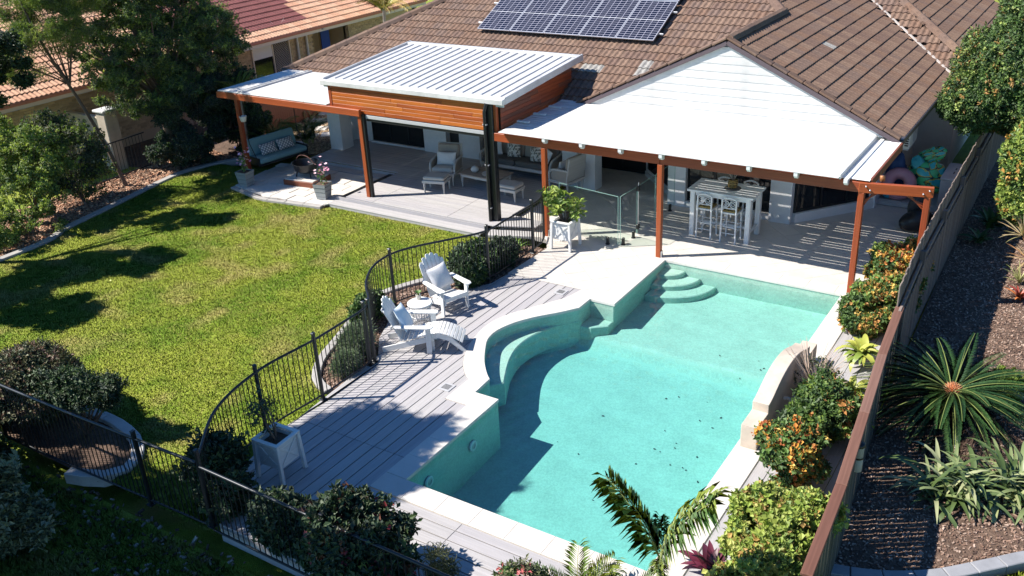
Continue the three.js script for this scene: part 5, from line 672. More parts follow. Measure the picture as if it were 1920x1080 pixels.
// things stored beside the house
{
  const o = thing('storage_step', 'low grey timber platform beside the house wall', 'platform'); for (let i = 0; i < 6; i++) part(o, 'board', cbox(0.27, 0.03, 0.95, 0.004, 'z', i), L.deck[i % 3], [-0.48 + i * 0.275, 0.15, -5.95]); part(o, 'front_board', cbox(1.65, 0.12, 0.03, 0.004), L.deck[2], [0.2, 0.085, -5.46]);
  const blob = (k, n = 3) => { const g = new THREE.SphereGeometry(1, 28, 20); const p = g.attributes.position, nz = vnoise(k); for (let i = 0; i < p.count; i++) { const v = V(p.getX(i), p.getY(i), p.getZ(i)), s = 1 + 0.18 * (nz(v.x * n + 20, v.y * n + v.z * n + 20, 97, 89) - 0.5) * 2; p.setXYZ(i, v.x * s, v.y * s, v.z * s); } g.computeVertexNormals(); return g; };
  const petals = (a, b, c) => texture(256, 1, (u, v) => { const k = Math.sin(u * 25.1 + 4 * midN(u, v)) * Math.sin(v * 18.8 + 3 * bigN(u, v)); return Math.abs(k) < 0.09 ? [0.02, 0.05, 0.06] : k > 0.35 ? a : k > 0 ? b : c; });
  const t1 = petals([0.05, 0.42, 0.42], [0.55, 0.45, 0.05], [0.08, 0.5, 0.2]); t1.repeat.set(1, 1);
  const p1 = thing('inflatable_toy', 'large inflatable in teal, yellow and green standing by the house wall', 'pool toy', [0.3, 0.17, -6.2]); part(p1, 'body', tf(blob(11), [0, 0.42, 0], [0, 0, 0], [0.46, 0.46, 0.34]), mat(1, 1, 1, { map: t1, roughness: 0.3 })); part(p1, 'wing', tf(blob(12), [0.05, 0.98, -0.1], [0, 0, 0.5], [0.34, 0.2, 0.14]), mat(1, 1, 1, { map: t1, roughness: 0.3 })); part(p1, 'neck', tf(blob(13), [-0.2, 0.75, 0.05], [0, 0, 0.4], [0.17, 0.24, 0.16]), mat(0.06, 0.4, 0.42, { roughness: 0.3 }));
  const p2 = thing('inflatable_ring', 'pink patterned inflatable leaning beside the teal pool toy', 'pool toy', [-0.22, 0.17, -5.72]); part(p2, 'ring_body', tf(new THREE.TorusGeometry(0.26, 0.15, 14, 30), [0, 0.36, 0], [-0.5, 0.1, 0]), mat(0.62, 0.30, 0.36, { roughness: 0.35, map: mottle }));
  const p3 = thing('beach_bag', 'dark blue bag hanging behind the pink inflatable', 'bag', [-0.4, 0.17, -6.15]); part(p3, 'bag_body', tf(blob(15), [0, 0.5, 0], [0, 0, 0], [0.26, 0.48, 0.2]), mat(0.02, 0.06, 0.16, { roughness: 0.6 })); part(p3, 'bag_strap', tube([[-0.06, 0.9, 0], [-0.05, 1.12, 0], [0.05, 1.12, 0], [0.06, 0.9, 0]], 0.014, 10, 5), L.black);
  const p4 = thing('beach_ball', 'turquoise beach ball on the platform below the pink inflatable', 'ball', [-0.42, 0.3, -5.6]); part(p4, 'ball_skin', tf(new THREE.SphereGeometry(0.15, 18, 12), [0, 0.02, 0]), mat(0.04, 0.28, 0.42, { roughness: 0.3 }));
  const b = thing('storage_box', 'pale grey storage box standing against the paling fence', 'box', [0.98, 0, -5.9]); part(b, 'box_body', cbox(0.42, 0.9, 1.25, 0.012), mat(0.48, 0.47, 0.49, { map: mottle }), [0, 0.46, 0]); part(b, 'box_lid', cbox(0.45, 0.05, 1.28, 0.012), mat(0.58, 0.57, 0.58, { map: mottle }), [0, 0.94, 0]); for (const z of [-0.15, 0.15]) part(b, 'handle', cbox(0.03, 0.012, 0.12, 0.004), L.black, [0, 0.972, z]);
  const c = thing('black_sack', 'black covered barbecue tools bag on the patio behind the corner post', 'bag', [0.55, 0.01, -4.1], 0.5); part(c, 'sack_body', tf(blob(17, 2), [0, 0.24, 0], [0, 0, 0.25], [0.4, 0.25, 0.27]), L.black); part(c, 'sack_top', tf(blob(18, 2), [0.1, 0.5, -0.3], [0.5, 0, 0.1], [0.2, 0.4, 0.16]), mat(0.04, 0.045, 0.05));
  const l = thing('candle_lantern', 'tiny copper lantern hanging at the pergola end', 'lantern', [0.42, 2.4, -0.3]); part(l, 'lantern_body', lathe([[0, 0], [0.05, 0], [0.05, 0.1], [0, 0.1]], 10), mat(0.5, 0.2, 0.08, { metalness: 0.6, roughness: 0.4 })); part(l, 'wire', merge([rod([0.03, 0.1, 0], [0.02, 0.24, 0], 0.003, 4), rod([-0.03, 0.1, 0], [-0.04, 0.22, 0], 0.003, 4)]), L.black);
}

// ---------- planting ----------
function sprig(n, len, w, seed, spread = 1) { // a twig end with n folded leaves
  const r = rng(seed), P = [], N = []; for (let i = 0; i < n; i++) { const a = i * 2.4 + r(), el = (r() * 1.5 - 0.35) * spread, d = V(Math.cos(a) * Math.cos(el), Math.sin(el), Math.sin(a) * Math.cos(el)), side = V(-Math.sin(a), 0, Math.cos(a)), up = V(0, 0, 0).crossVectors(side, d).normalize(); if (up.y < 0) up.negate(); const b = V((r() - 0.5) * len, (r() - 0.3) * len * 1.3, (r() - 0.5) * len), l = len * (0.7 + 0.6 * r()), ww = w * (0.7 + 0.6 * r()); const mid = b.clone().addScaledVector(d, l * 0.5), tip = b.clone().addScaledVector(d, l).addScaledVector(up, -l * 0.15), L1 = mid.clone().addScaledVector(side, ww).addScaledVector(up, ww * 0.35), R1 = mid.clone().addScaledVector(side, -ww).addScaledVector(up, ww * 0.35);
    for (const T of [[b, L1, tip], [b, tip, R1]]) { const n0 = V(0, 0, 0).crossVectors(T[1].clone().sub(T[0]), T[2].clone().sub(T[0])).normalize(); if (n0.dot(up) < 0) n0.negate(); for (const v of T) { P.push(v.x, v.y, v.z); N.push(n0.x, n0.y, n0.z); } } }
  const g = new THREE.BufferGeometry(); g.setAttribute('position', new THREE.Float32BufferAttribute(P, 3)); g.setAttribute('normal', new THREE.Float32BufferAttribute(N, 3)); return g;
}
L.leaf = leafMat({ roughness: 0.6, transmission: 0.25 }); L.leafDull = leafMat({ roughness: 0.95, transmission: 0.5 }); L.leafThin = leafMat({ roughness: 0.95, transmission: 0.55 });
const sprigs = { small: sprig(9, 0.055, 0.016, 1), medium: sprig(8, 0.085, 0.024, 2), large: sprig(7, 0.13, 0.036, 3), needle: sprig(12, 0.12, 0.006, 4, 1.3), round: sprig(8, 0.06, 0.024, 5) };
// crown of many leaf sprigs spread through ellipsoids: [x,y,z,rx,ry,rz,weight]
function crown(parent, blobs, count, kind, cols, seed, { name = 'crown', shell = 0.55, tip, tipAt = 0.75, material = L.leaf, size = 1, rough = 0.5, clumps = 0, clumpR = 0.3 } = {}) {
  const r = rng(seed), nz = vnoise(seed + 3), im = new THREE.InstancedMesh(sprigs[kind], material, count), m = new THREE.Matrix4(), q = new THREE.Quaternion(), c = new THREE.Color(); const W = blobs.map(b => (b[6] || 1) * Math.pow(b[3] * b[4] * b[5], 0.72)), T = W.reduce((a, b) => a + b, 0);
  const centres = []; for (let k = 0; k < (clumps || 0); k++) { let t = r() * T, i = 0; while (i < W.length - 1 && (t -= W[i]) > 0) i++; const b = blobs[i], u = r() * 2 - 1, a = r() * 6.2832, s = Math.sqrt(1 - u * u), q0 = (0.35 + 0.65 * Math.sqrt(r())) * (0.75 + 0.35 * r()); centres.push([b[0] + s * Math.cos(a) * b[3] * q0, b[1] + u * b[4] * q0, b[2] + s * Math.sin(a) * b[5] * q0, clumpR * (0.6 + 0.9 * r())]); }
  for (let k = 0; k < count; k++) {
    let t = r() * T, i = 0; while (i < W.length - 1 && (t -= W[i]) > 0) i++; const b = blobs[i]; let u = r() * 2 - 1, a = r() * 6.2832, s = Math.sqrt(1 - u * u); const d = V(s * Math.cos(a), u, s * Math.sin(a));
    const lump = 1 - rough * 0.5 + rough * (0.6 * nz(d.x * 2.2 + 31 + i * 7, d.y * 2.2 + d.z * 1.9 + 31, 97, 89) + 0.4 * nz(d.x * 5.5 + 50 + i * 3, d.y * 5 + d.z * 5.5 + 50, 97, 89)); const rad = (shell + (1 - shell) * Math.sqrt(r())) * lump; const p = V(b[0] + d.x * b[3] * rad, b[1] + d.y * b[4] * rad, b[2] + d.z * b[5] * rad); if (clumps) { const ce = centres[Math.floor(r() * clumps)], f = ce[3] * Math.pow(r(), 0.6); p.set(ce[0] + d.x * f, ce[1] + d.y * f * 0.6, ce[2] + d.z * f); }
    q.setFromEuler(new THREE.Euler((r() - 0.5) * 1.3 + d.z * 0.6, r() * 6.28, (r() - 0.5) * 1.3 - d.x * 0.6)); const sc = size * (0.7 + 0.65 * r()); m.compose(p, q, V(sc, sc, sc)); im.setMatrixAt(k, m);
    const clump = nz(p.x * 2.6 + 70, p.y * 2.6 + p.z * 2.3 + 70, 97, 89); let cc = cols[Math.floor(Math.min(0.999, Math.max(0, 0.65 * r() + 0.5 * (clump - 0.15))) * cols.length)]; if (tip && r() < tipAt * Math.max(0, clump * 1.5 - 0.25)) cc = tip[Math.floor(r() * tip.length)]; const bb = 0.75 + 0.5 * r(); im.setColorAt(k, c.setRGB(cc[0] * bb, cc[1] * bb, cc[2] * bb));
  }
  im.name = name; im.userData = { kind: 'stuff' }; im.castShadow = im.receiveShadow = true; parent.add(im); return im;
}
function taper(pts, r0, r1, seg = 14, rad = 7) { const c = new THREE.CatmullRomCurve3(pts.map(p => V(...p))), g = new THREE.TubeGeometry(c, seg, 1, rad), p = g.attributes.position, P = c.getSpacedPoints(seg); for (let i = 0; i <= seg; i++) { const R = r0 + (r1 - r0) * i / seg, o = P[i]; const cp = c.getPointAt(i / seg); for (let j = 0; j <= rad; j++) { const k = i * (rad + 1) + j; p.setXYZ(k, cp.x + (p.getX(k) - cp.x) * R, cp.y + (p.getY(k) - cp.y) * R, cp.z + (p.getZ(k) - cp.z) * R); } } return muv(g, 'y'); }
const barkM = mat(0.26, 0.2, 0.16, { map: woodTex, roughness: 0.95, bumpMap: bumpMid, bumpScale: 0.02 }), paleBark = mat(0.5, 0.42, 0.35, { map: mottle, roughness: 0.95 });
function twigs(parent, base, blobs, r0, seed, m = barkM, per = 3) { const r = rng(seed); for (const b of blobs) for (let i = 0; i < per; i++) { const e = [b[0] + (r() - 0.5) * b[3] * 1.2, b[1] + (r() - 0.2) * b[4] * 0.9, b[2] + (r() - 0.5) * b[5] * 1.2]; part(parent, 'limb', taper([base, [base[0] * 0.55 + e[0] * 0.45 + (r() - 0.5) * 0.2, base[1] * 0.5 + e[1] * 0.5, base[2] * 0.55 + e[2] * 0.45 + (r() - 0.5) * 0.2], e], r0, r0 * 0.25, 8, 5), m); } }
function shrub(name, label, base, blobs, count, kind, cols, seed, opt = {}) { const o = thing(name, label, 'shrub', base, 0, opt.group); crown(o, blobs, count, kind, cols, seed, { name: 'foliage', ...opt }); twigs(o, [0, -0.02, 0], blobs, opt.stem || 0.018, seed + 9, opt.bark || barkM, opt.per || 4); return o; }
const DARKG = [[0.018, 0.038, 0.012], [0.03, 0.06, 0.016], [0.045, 0.085, 0.022], [0.02, 0.045, 0.02]], MIDG = [[0.04, 0.085, 0.015], [0.07, 0.14, 0.02], [0.1, 0.18, 0.03], [0.055, 0.11, 0.02]], LIME = [[0.16, 0.24, 0.03], [0.24, 0.32, 0.045], [0.32, 0.38, 0.07], [0.12, 0.2, 0.03]], OLIVE = [[0.07, 0.085, 0.03], [0.12, 0.13, 0.05], [0.05, 0.07, 0.02], [0.16, 0.16, 0.07]], ORNG = [[0.55, 0.2, 0.03], [0.6, 0.3, 0.04], [0.42, 0.12, 0.03], [0.62, 0.42, 0.08]];
const SUNG = [[0.13, 0.21, 0.025], [0.22, 0.31, 0.04], [0.32, 0.40, 0.055], [0.08, 0.14, 0.02]];
// tall trees of the left boundary
{
  const o = thing('leaning_tree', 'tall tree with pale leaning trunk behind the lawn edging', 'tree', [-20.4, -0.1, 1.9]); part(o, 'trunk', taper([[0, 0, 0], [-0.1, 1.2, 0.25], [-0.2, 2.6, 0.65], [-0.2, 4.4, 1.35], [-0.3, 5.6, 1.6]], 0.065, 0.025, 20), barkM); const B = [[-0.3, 4.9, 0.9, 1.3, 0.9, 1.3, 0.5], [-0.5, 5.8, 0.2, 1.6, 1.0, 1.6, 0.7], [-0.6, 4.0, 2.0, 0.9, 0.7, 0.9, 0.25]]; crown(o, B, 6000, 'needle', OLIVE.slice(1).concat(SUNG, LIME), 301, { clumps: 130, clumpR: 0.3, size: 0.9, material: L.leafDull }); twigs(o, [-0.2, 3.2, 0.85], B, 0.022, 305, barkM, 5);
  const p = thing('dense_tree', 'dense dark green tree filling the corner beside the left pergola', 'tree', [-20.7, -0.1, -0.3]); part(p, 'trunk', taper([[0, 0, 0], [-0.1, 1.5, 0.1], [0.05, 3, 0.2], [0, 5.5, 0]], 0.16, 0.05, 16), barkM); const Q = [[0.1, 4.1, 0.8, 1.5, 1.4, 1.5], [0.1, 3.4, 1.9, 1.1, 1.2, 1.0, 0.6], [0.3, 3.6, -2.2, 0.9, 1.1, 0.8, 0.8], [0, 4.5, -1.0, 1.4, 1.4, 1.3], [0.2, 2.9, -1.3, 1.2, 1.2, 1.1], [0.2, 2.6, 0.5, 1.1, 1.1, 1.2], [-0.2, 5.7, 0.2, 1.5, 1.0, 1.6]]; crown(p, Q, 17000, 'small', DARKG.slice(2).concat(OLIVE.slice(1), MIDG, SUNG, SUNG), 311, { clumps: 430, clumpR: 0.27, size: 1.45, material: L.leafThin }); twigs(p, [0, 2.0, 0.1], Q, 0.06, 315, barkM, 5);
  for (const [lb, x, z, B2, n, sd] of [['dark leafy shrub at the foot of the dense tree by the edging', -20.3, -0.7, [[0, 1.2, 0, 1.0, 1.4, 1.1], [0.1, 0.6, 0.6, 0.7, 0.7, 0.8], [0, 2.2, -0.4, 1.0, 0.9, 1.1]], 9500, 321], ['dark leafy shrub between the dense tree and the swing', -20.0, -2.2, [[0, 0.9, 0, 1.0, 1.0, 1.0], [-0.3, 1.6, -0.1, 0.9, 0.9, 1.0]], 7500, 323], ['tall leafy shrub rising behind the lawn edging by the leaning trunk', -20.3, 3.4, [[0, 1.3, 0, 0.9, 1.2, 1.0, 0.8], [0.1, 2.1, 0.5, 0.8, 0.7, 0.8, 0.5]], 1900, 325]]) shrub('boundary_shrub', lb, [x, -0.1, z], B2, n, 'medium', sd === 325 ? SUNG.concat(OLIVE) : DARKG.concat(MIDG.slice(0, 2)), sd, { clumps: 45, clumpR: 0.3, material: L.leafThin });
  shrub('boundary_shrub', 'broad dark bush over the lawn edging below the far trees', [-19.4, -0.1, 5.6], [[0, 0.8, 0, 1.1, 1.0, 1.4], [-0.3, 1.8, -0.6, 1.0, 0.9, 1.2], [0.2, 0.5, 1.2, 0.8, 0.7, 0.9]], 1900, 'medium', SUNG, 331, { clumps: 130, clumpR: 0.17, size: 1.0, material: L.leafThin });
  shrub('boundary_shrub', 'bright loose shrub between the broad dark bush and the leaning trunk', [-20.3, -0.1, 4.7], [[0, 1.6, 0, 1.0, 1.0, 1.1, 0.7], [-0.4, 2.3, 0.4, 0.8, 0.6, 0.9, 0.5]], 1300, 'medium', SUNG.concat(LIME), 333, { clumps: 90, clumpR: 0.15, size: 1.0, material: L.leafThin });
  const t = thing('overhanging_tree', 'dark tree overhanging the far corner of the lawn', 'tree', [-20.6, -0.1, 8.6]); part(t, 'trunk', taper([[0, 0, 0], [0.1, 1.8, 0], [0.5, 3.4, -0.2], [0.8, 5, 0]], 0.16, 0.05, 14), barkM); const Z = [[0.9, 4.2, -3.5, 0.8, 0.9, 0.75], [1.5, 4.7, -0.6, 1.3, 0.7, 0.8], [0.4, 4.9, 0.6, 1.1, 0.8, 1.0], [2.2, 4.7, 2.0, 1.3, 0.6, 0.75], [0.8, 5.0, 2.3, 1.2, 0.7, 0.9]]; crown(t, Z, 13000, 'medium', DARKG, 341, { clumps: 110, clumpR: 0.3 }); twigs(t, [0.5, 3.4, -0.2], Z, 0.05, 345, barkM, 4);
  const u = thing('shade_tree', 'broad tree standing outside the garden whose shade falls on the deck', 'tree', [-12.6, -0.3, 14.6]); part(u, 'trunk', taper([[0, 0, 0], [0.1, 2.5, 0], [0.4, 4.6, 0.1], [0.8, 7, 0.2]], 0.26, 0.08, 14), barkM); const Y = [[1.9, 7.2, -1.6, 1.3, 0.9, 1.25, 1.3], [2.5, 7.0, -2.7, 0.9, 0.6, 0.7, 0.6], [2.9, 7.1, -1.9, 0.6, 0.5, 0.6, 0.5], [0.2, 7.2, 1.8, 2.6, 1.3, 2.0, 1.3], [3.2, 7.4, 1.9, 2.2, 1.0, 1.7, 1.3]]; crown(u, Y, 30000, 'large', DARKG, 351, { clumps: 260, clumpR: 0.42 }); twigs(u, [0.4, 4.6, 0.1], Y, 0.09, 355, barkM, 4);
  const w = thing('shade_tree', 'second broad tree outside the garden shading the front fence', 'tree', [-8.0, -0.3, 17.0]); part(w, 'trunk', taper([[0, 0, 0], [0, 2.5, 0], [0.2, 5, -0.1], [0.1, 7.4, 0]], 0.22, 0.07, 14), barkM); const X = [[0.6, 7.5, -1.0, 2.2, 1.0, 1.5, 1.2], [3.0, 7.6, 0.2, 1.8, 0.9, 1.4]]; crown(w, X, 10000, 'large', DARKG, 361, { clumps: 90, clumpR: 0.5 }); twigs(w, [0.2, 5, -0.1], X, 0.08, 365, barkM, 4);
}
// trees at the right
{
  const o = thing('hedge_tree', 'dense glossy green tree leaning over the roof and the side fence', 'tree', [1.95, -0.1, -7.4]); part(o, 'trunk', taper([[0, 0, 0], [0.05, 1.5, 0], [-0.1, 3, 0.1], [-0.1, 4.4, 0]], 0.11, 0.04, 12), barkM); const B = [[-0.3, 3.1, 0, 1.35, 1.25, 1.4], [0.4, 4.4, -0.5, 1.3, 1.3, 1.3], [-0.9, 2.6, 0.8, 0.75, 0.7, 0.7], [0.6, 2.9, 0.6, 0.9, 1.1, 0.9], [0.2, 5.3, -1.2, 1.3, 1.0, 1.3]]; crown(o, B, 24000, 'small', MIDG.concat(MIDG, DARKG.slice(2, 3), [[0.15, 0.24, 0.04]], [[0.2, 0.28, 0.05]]), 371, { shell: 0.72, rough: 0.55, size: 1.35, tip: [[0.4, 0.22, 0.06], [0.3, 0.36, 0.08], [0.3, 0.36, 0.08]], tipAt: 0.2 }); twigs(o, [-0.1, 2, 0.1], B, 0.05, 375, barkM, 4);
  shrub('golden_shrub', 'yellow green shrub above the far end of the paling fence', [2.45, -0.1, -5.0], [[0.1, 1.8, 0, 0.52, 0.8, 0.6], [0.2, 2.3, -0.2, 0.4, 0.45, 0.45], [0.15, 1.1, 0.1, 0.5, 0.7, 0.6]], 6500, 'medium', LIME.concat(MIDG.slice(1, 3)), 381, { shell: 0.6, tip: [[0.55, 0.3, 0.06]], tipAt: 0.15 });
}
// row of shrubs between the pool and the side fence
const row = [
  ['round shrub with orange red tips at the end of the patio by the corner post', 0.85, -0.55, [[0, 0.62, 0, 0.5, 0.46, 0.62], [0.05, 0.3, 0.35, 0.4, 0.35, 0.4]], 5200, 'round', LIME.slice(0, 2).concat(MIDG), ORNG, 0.8],
  ['bushy green and gold shrub next to the round orange tipped one', 0.95, 1.0, [[0, 0.5, 0, 0.5, 0.5, 0.72], [-0.15, 0.35, 0.5, 0.4, 0.38, 0.4], [0.25, 0.65, -0.35, 0.35, 0.35, 0.4]], 6200, 'round', MIDG.concat(LIME.slice(0, 2)), [[0.55, 0.38, 0.08], [0.45, 0.22, 0.05]], 0.45],
  ['rounded green shrub behind the arched wall', 1.1, 5.15, [[0, 0.5, 0, 0.46, 0.5, 0.6], [-0.2, 0.4, 0.35, 0.36, 0.36, 0.4]], 5600, 'round', MIDG.concat(LIME.slice(0, 1), MIDG), [[0.45, 0.2, 0.05]], 0.15],
  ['small clipped shrub with bright orange tips beside the low end of the arched wall', 0.98, 6.45, [[0, 0.45, 0, 0.42, 0.4, 0.46]], 4200, 'round', MIDG, ORNG, 0.65],
  ['large lime green shrub at the front corner of the pool', 1.3, 8.35, [[0, 0.5, 0, 0.6, 0.55, 0.75], [0.2, 0.4, 0.8, 0.5, 0.45, 0.5], [0.3, 0.75, -0.2, 0.4, 0.35, 0.5]], 8200, 'round', LIME, [[0.42, 0.42, 0.1], [0.45, 0.28, 0.08]], 0.3],
];
row.forEach(([lb, x, z, B, n, k, cols, tip, ta], i) => shrub('poolside_shrub', lb, [x, 0.0, z], B, n, k, cols, 401 + i * 7, { clumps: 75, clumpR: 0.17, tip, tipAt: ta, size: 1.05, rough: 0.9 }));
// bare twiggy shrub
{ const o = thing('bare_shrub', 'bare pale twiggy shrub against the arched wall', 'shrub', [0.66, 0.0, 4.2]); const r = rng(451); for (let i = 0; i < 70; i++) { const a = r() * 6.28, e = 0.45 + r() * 0.5, l = 0.25 + r() * 0.3; part(o, 'twig', taper([[0, 0.05, 0], [Math.cos(a) * l * 0.4, e * 0.6, Math.sin(a) * l * 0.4], [Math.cos(a + 0.3) * l, e + 0.12 * r(), Math.sin(a + 0.3) * l]], 0.009, 0.003, 5, 4), mat(0.62, 0.48, 0.38)); } crown(o, [[0, 0.4, 0, 0.4, 0.35, 0.4]], 90, 'small', OLIVE, 455, { name: 'foliage', shell: 0.2 }); }
// strap leaved plants, each leaf its own part
function rosette(name, label, pos, n, len, w, bend, cols, seed, cat = 'plant', up = [0.5, 1.4], group, spread = 0) {
  const o = thing(name, label, cat, pos, 0, group), r = rng(seed), G = [0, 1, 2].map(k => strap(len * (0.8 + 0.2 * k), w, bend * (0.8 + 0.25 * k), 7, 0.3, 0)), Ms = cols.map(c => leafMat({ color: RGB(...c), roughness: 0.45, transmission: 0.15 })); for (let i = 0; i < n; i++) { const q = part(o, 'leaf', G[i % 3], Ms[Math.floor(r() * Ms.length)], [(r() - 0.5) * (w * 2 + spread), 0.02, (r() - 0.5) * (w * 2 + spread)]); q.rotation.order = 'YXZ'; q.rotation.set(-(up[0] + (up[1] - up[0]) * r()), i * 2.4 + r() * 0.5, (r() - 0.5) * 0.4); const s = 0.75 + 0.4 * r(); q.scale.set(s, s, s); } return o;
}
const YEL = [[0.42, 0.44, 0.08], [0.3, 0.36, 0.06], [0.52, 0.5, 0.14], [0.22, 0.3, 0.05]];
rosette('yellow_cordyline', 'yellow green rosette plant beyond the arched wall', [1.0, 0.12, 2.6], 44, 0.46, 0.062, 1.15, YEL, 461); rosette('yellow_cordyline', 'small yellow rosette plant behind the bare twiggy shrub', [1.15, 0.05, 3.75], 30, 0.36, 0.05, 1.15, YEL, 463); rosette('yellow_cordyline', 'yellow rosette peeping between the orange tipped and gold shrubs', [1.05, 0.3, 0.2], 18, 0.42, 0.05, 1.0, YEL, 464);
rosette('purple_cordyline', 'dark purple broad leaved plant at the front corner of the pool', [0.75, 0.05, 8.9], 26, 0.42, 0.055, 0.7, [[0.07, 0.012, 0.025], [0.13, 0.02, 0.04], [0.3, 0.12, 0.14], [0.03, 0.008, 0.015]], 465);
rosette('striped_flax', 'clump of arching green and cream striped leaves on the bark bed', [3.0, -0.1, 5.55], 120, 0.74, 0.036, 0.95, [[0.1, 0.15, 0.05], [0.2, 0.25, 0.1], [0.07, 0.11, 0.03], [0.36, 0.38, 0.2]], 471, 'plant', [0.25, 1.45], undefined, 0.55); rosette('striped_flax', 'second clump of arching striped leaves beyond the first on the bark bed', [3.8, -0.1, 5.1], 90, 0.72, 0.034, 0.95, [[0.1, 0.15, 0.05], [0.2, 0.25, 0.1], [0.07, 0.11, 0.03], [0.3, 0.33, 0.15]], 473, 'plant', [0.25, 1.45], undefined, 0.5);
rosette('spiky_grass_plant', 'straw coloured spiky plant in the bed beyond the paling fence', [2.75, 0.25, -4.1], 60, 0.55, 0.012, 0.3, [[0.5, 0.42, 0.24], [0.36, 0.33, 0.14], [0.55, 0.4, 0.22]], 475, 'plant', [0.1, 1.5]); rosette('spiky_grass_plant', 'orange spiky plant beside the straw coloured one', [3.0, 0.1, -3.1], 50, 0.5, 0.013, 0.3, [[0.55, 0.26, 0.1], [0.5, 0.36, 0.18]], 477, 'plant', [0.1, 1.5]); rosette('red_rosette', 'red leaved rosette at the sunny edge of the bark bed', [3.05, -0.1, -1.5], 26, 0.34, 0.03, 0.6, [[0.5, 0.07, 0.03], [0.62, 0.2, 0.05], [0.3, 0.05, 0.03]], 479); rosette('dark_clump', 'dark broad leaved clump in the shade behind the paling fence', [2.0, -0.1, -5.2], 26, 0.55, 0.06, 0.6, [[0.03, 0.08, 0.02], [0.05, 0.11, 0.02]], 481); rosette('dark_clump', 'low dark clump in the fence shade nearest the paling fence gap', [1.9, -0.1, -4.2], 20, 0.45, 0.05, 0.6, [[0.03, 0.08, 0.02], [0.04, 0.1, 0.02]], 482); rosette('pale_grass', 'pale grassy tuft beside the red rosette', [2.95, -0.1, -2.3], 40, 0.4, 0.01, 0.5, [[0.35, 0.34, 0.12], [0.25, 0.28, 0.08]], 483);
shrub('side_shrub', 'small leafy weed beside the sago palm in the sun', [3.25, -0.1, 2.6], [[0, 0.25, 0, 0.3, 0.25, 0.3]], 500, 'medium', LIME.slice(0, 2), 485, { shell: 0.2 });
// feather fronds
function frondGeo(len, n, leaf, w, arch, vee, seed, up = 0.75, taperTip = 0.35, plume = 0.12, droop = 0.12) {
  const r = rng(seed), P = [], N = []; const seg = 12, pts = []; let y = 0, z = 0, a = up; for (let i = 0; i <= seg; i++) { pts.push(V(0, y, z)); y += Math.sin(a) * len / seg; z += Math.cos(a) * len / seg; a -= arch / seg; } const c = new THREE.CatmullRomCurve3(pts); const g0 = taper(pts.map(p => [p.x, p.y, p.z]), 0.0085 * len, 0.003 * len, 10, 5); const tri = (A, B, C) => { const nn = V(0, 0, 0).crossVectors(B.clone().sub(A), C.clone().sub(A)).normalize(); if (nn.y < 0) nn.negate(); for (const v of [A, B, C]) { P.push(v.x, v.y, v.z); N.push(nn.x, nn.y, nn.z); } };
  for (let i = 0; i < n; i++) { const t = 0.12 + 0.88 * i / n, p = c.getPointAt(t), d = c.getTangentAt(t); const l = leaf * (taperTip + (1 - taperTip) * Math.sin(Math.PI * Math.min(1, 0.15 + t * 0.85))) * (0.9 + 0.2 * r()); for (const s of [-1, 1]) { const dir = V(s, 0, 0).addScaledVector(d, 0.75).addScaledVector(V(0, 1, 0), vee + (r() - 0.5) * plume).normalize(), mid = p.clone().addScaledVector(dir, l * 0.5), tip = p.clone().addScaledVector(dir, l).add(V(0, -l * droop, 0)); const side = d.clone().addScaledVector(V(0, 1, 0), (r() - 0.5) * plume).multiplyScalar(w); tri(p.clone().addScaledVector(side, -0.5), mid.clone().addScaledVector(side, 1), mid.clone().addScaledVector(side, -1)); tri(mid.clone().addScaledVector(side, 1), mid.clone().addScaledVector(side, -1), tip); } }
  const g = new THREE.BufferGeometry(); g.setAttribute('position', new THREE.Float32BufferAttribute(P, 3)); g.setAttribute('normal', new THREE.Float32BufferAttribute(N, 3)); g.setAttribute('uv', new THREE.Float32BufferAttribute(new Float32Array(P.length / 3 * 2), 2)); return { leaf: g, stalk: g0 };
}
function frond(o, F, lm, sm, pos, yaw, pitch, roll, s) { const f = sub(o, 'frond', pos); f.rotation.order = 'YXZ'; f.rotation.set(pitch, yaw, roll); f.scale.setScalar(s); part(f, 'leaflets', F.leaf, lm); part(f, 'stalk', F.stalk, sm); }
{ // sago palm
  const o = thing('sago_palm', 'large sago palm with stiff dark fronds and orange heart', 'palm', [2.62, -0.1, 3.55]); const F = [frondGeo(1.35, 66, 0.2, 0.0075, 0.8, 0.3, 501), frondGeo(1.28, 60, 0.20, 0.0075, 0.6, 0.28, 502)], lm = [[0.022, 0.06, 0.016], [0.035, 0.085, 0.02], [0.045, 0.1, 0.024]].map(c => leafMat({ color: RGB(...c), roughness: 0.35 })), sm = mat(0.16, 0.2, 0.05); part(o, 'trunk', lathe([[0, 0], [0.2, 0], [0.22, 0.25], [0.17, 0.5], [0, 0.55]], 16), mat(0.2, 0.13, 0.08, { map: woodTex })); const r = rng(505); for (let i = 0; i < 52; i++) { const lev = i / 52; frond(o, F[i % 2], lm[i % 3], sm, [0, 0.5, 0], i * 2.4 + (r() - 0.5) * 0.3, 0.78 - lev * 0.72 + (r() - 0.5) * 0.2, (r() - 0.5) * 0.3, (1.2 - 0.25 * lev) * (0.9 + 0.2 * r())); }
  const heart = sub(o, 'heart', [0, 0.52, 0]); for (let i = 0; i < 90; i++) { const a = i * 2.4, e = 0.2 + 1.3 * (i / 90); part(heart, 'scale', new THREE.ConeGeometry(0.024, 0.13, 5), i % 3 ? mat(0.62, 0.27, 0.12) : mat(0.66, 0.4, 0.24), [Math.cos(a) * Math.cos(e) * 0.11, Math.sin(e) * 0.1, Math.sin(a) * Math.cos(e) * 0.11], [Math.sin(a) * Math.cos(e), 0, -Math.cos(a) * Math.cos(e)]); }
}
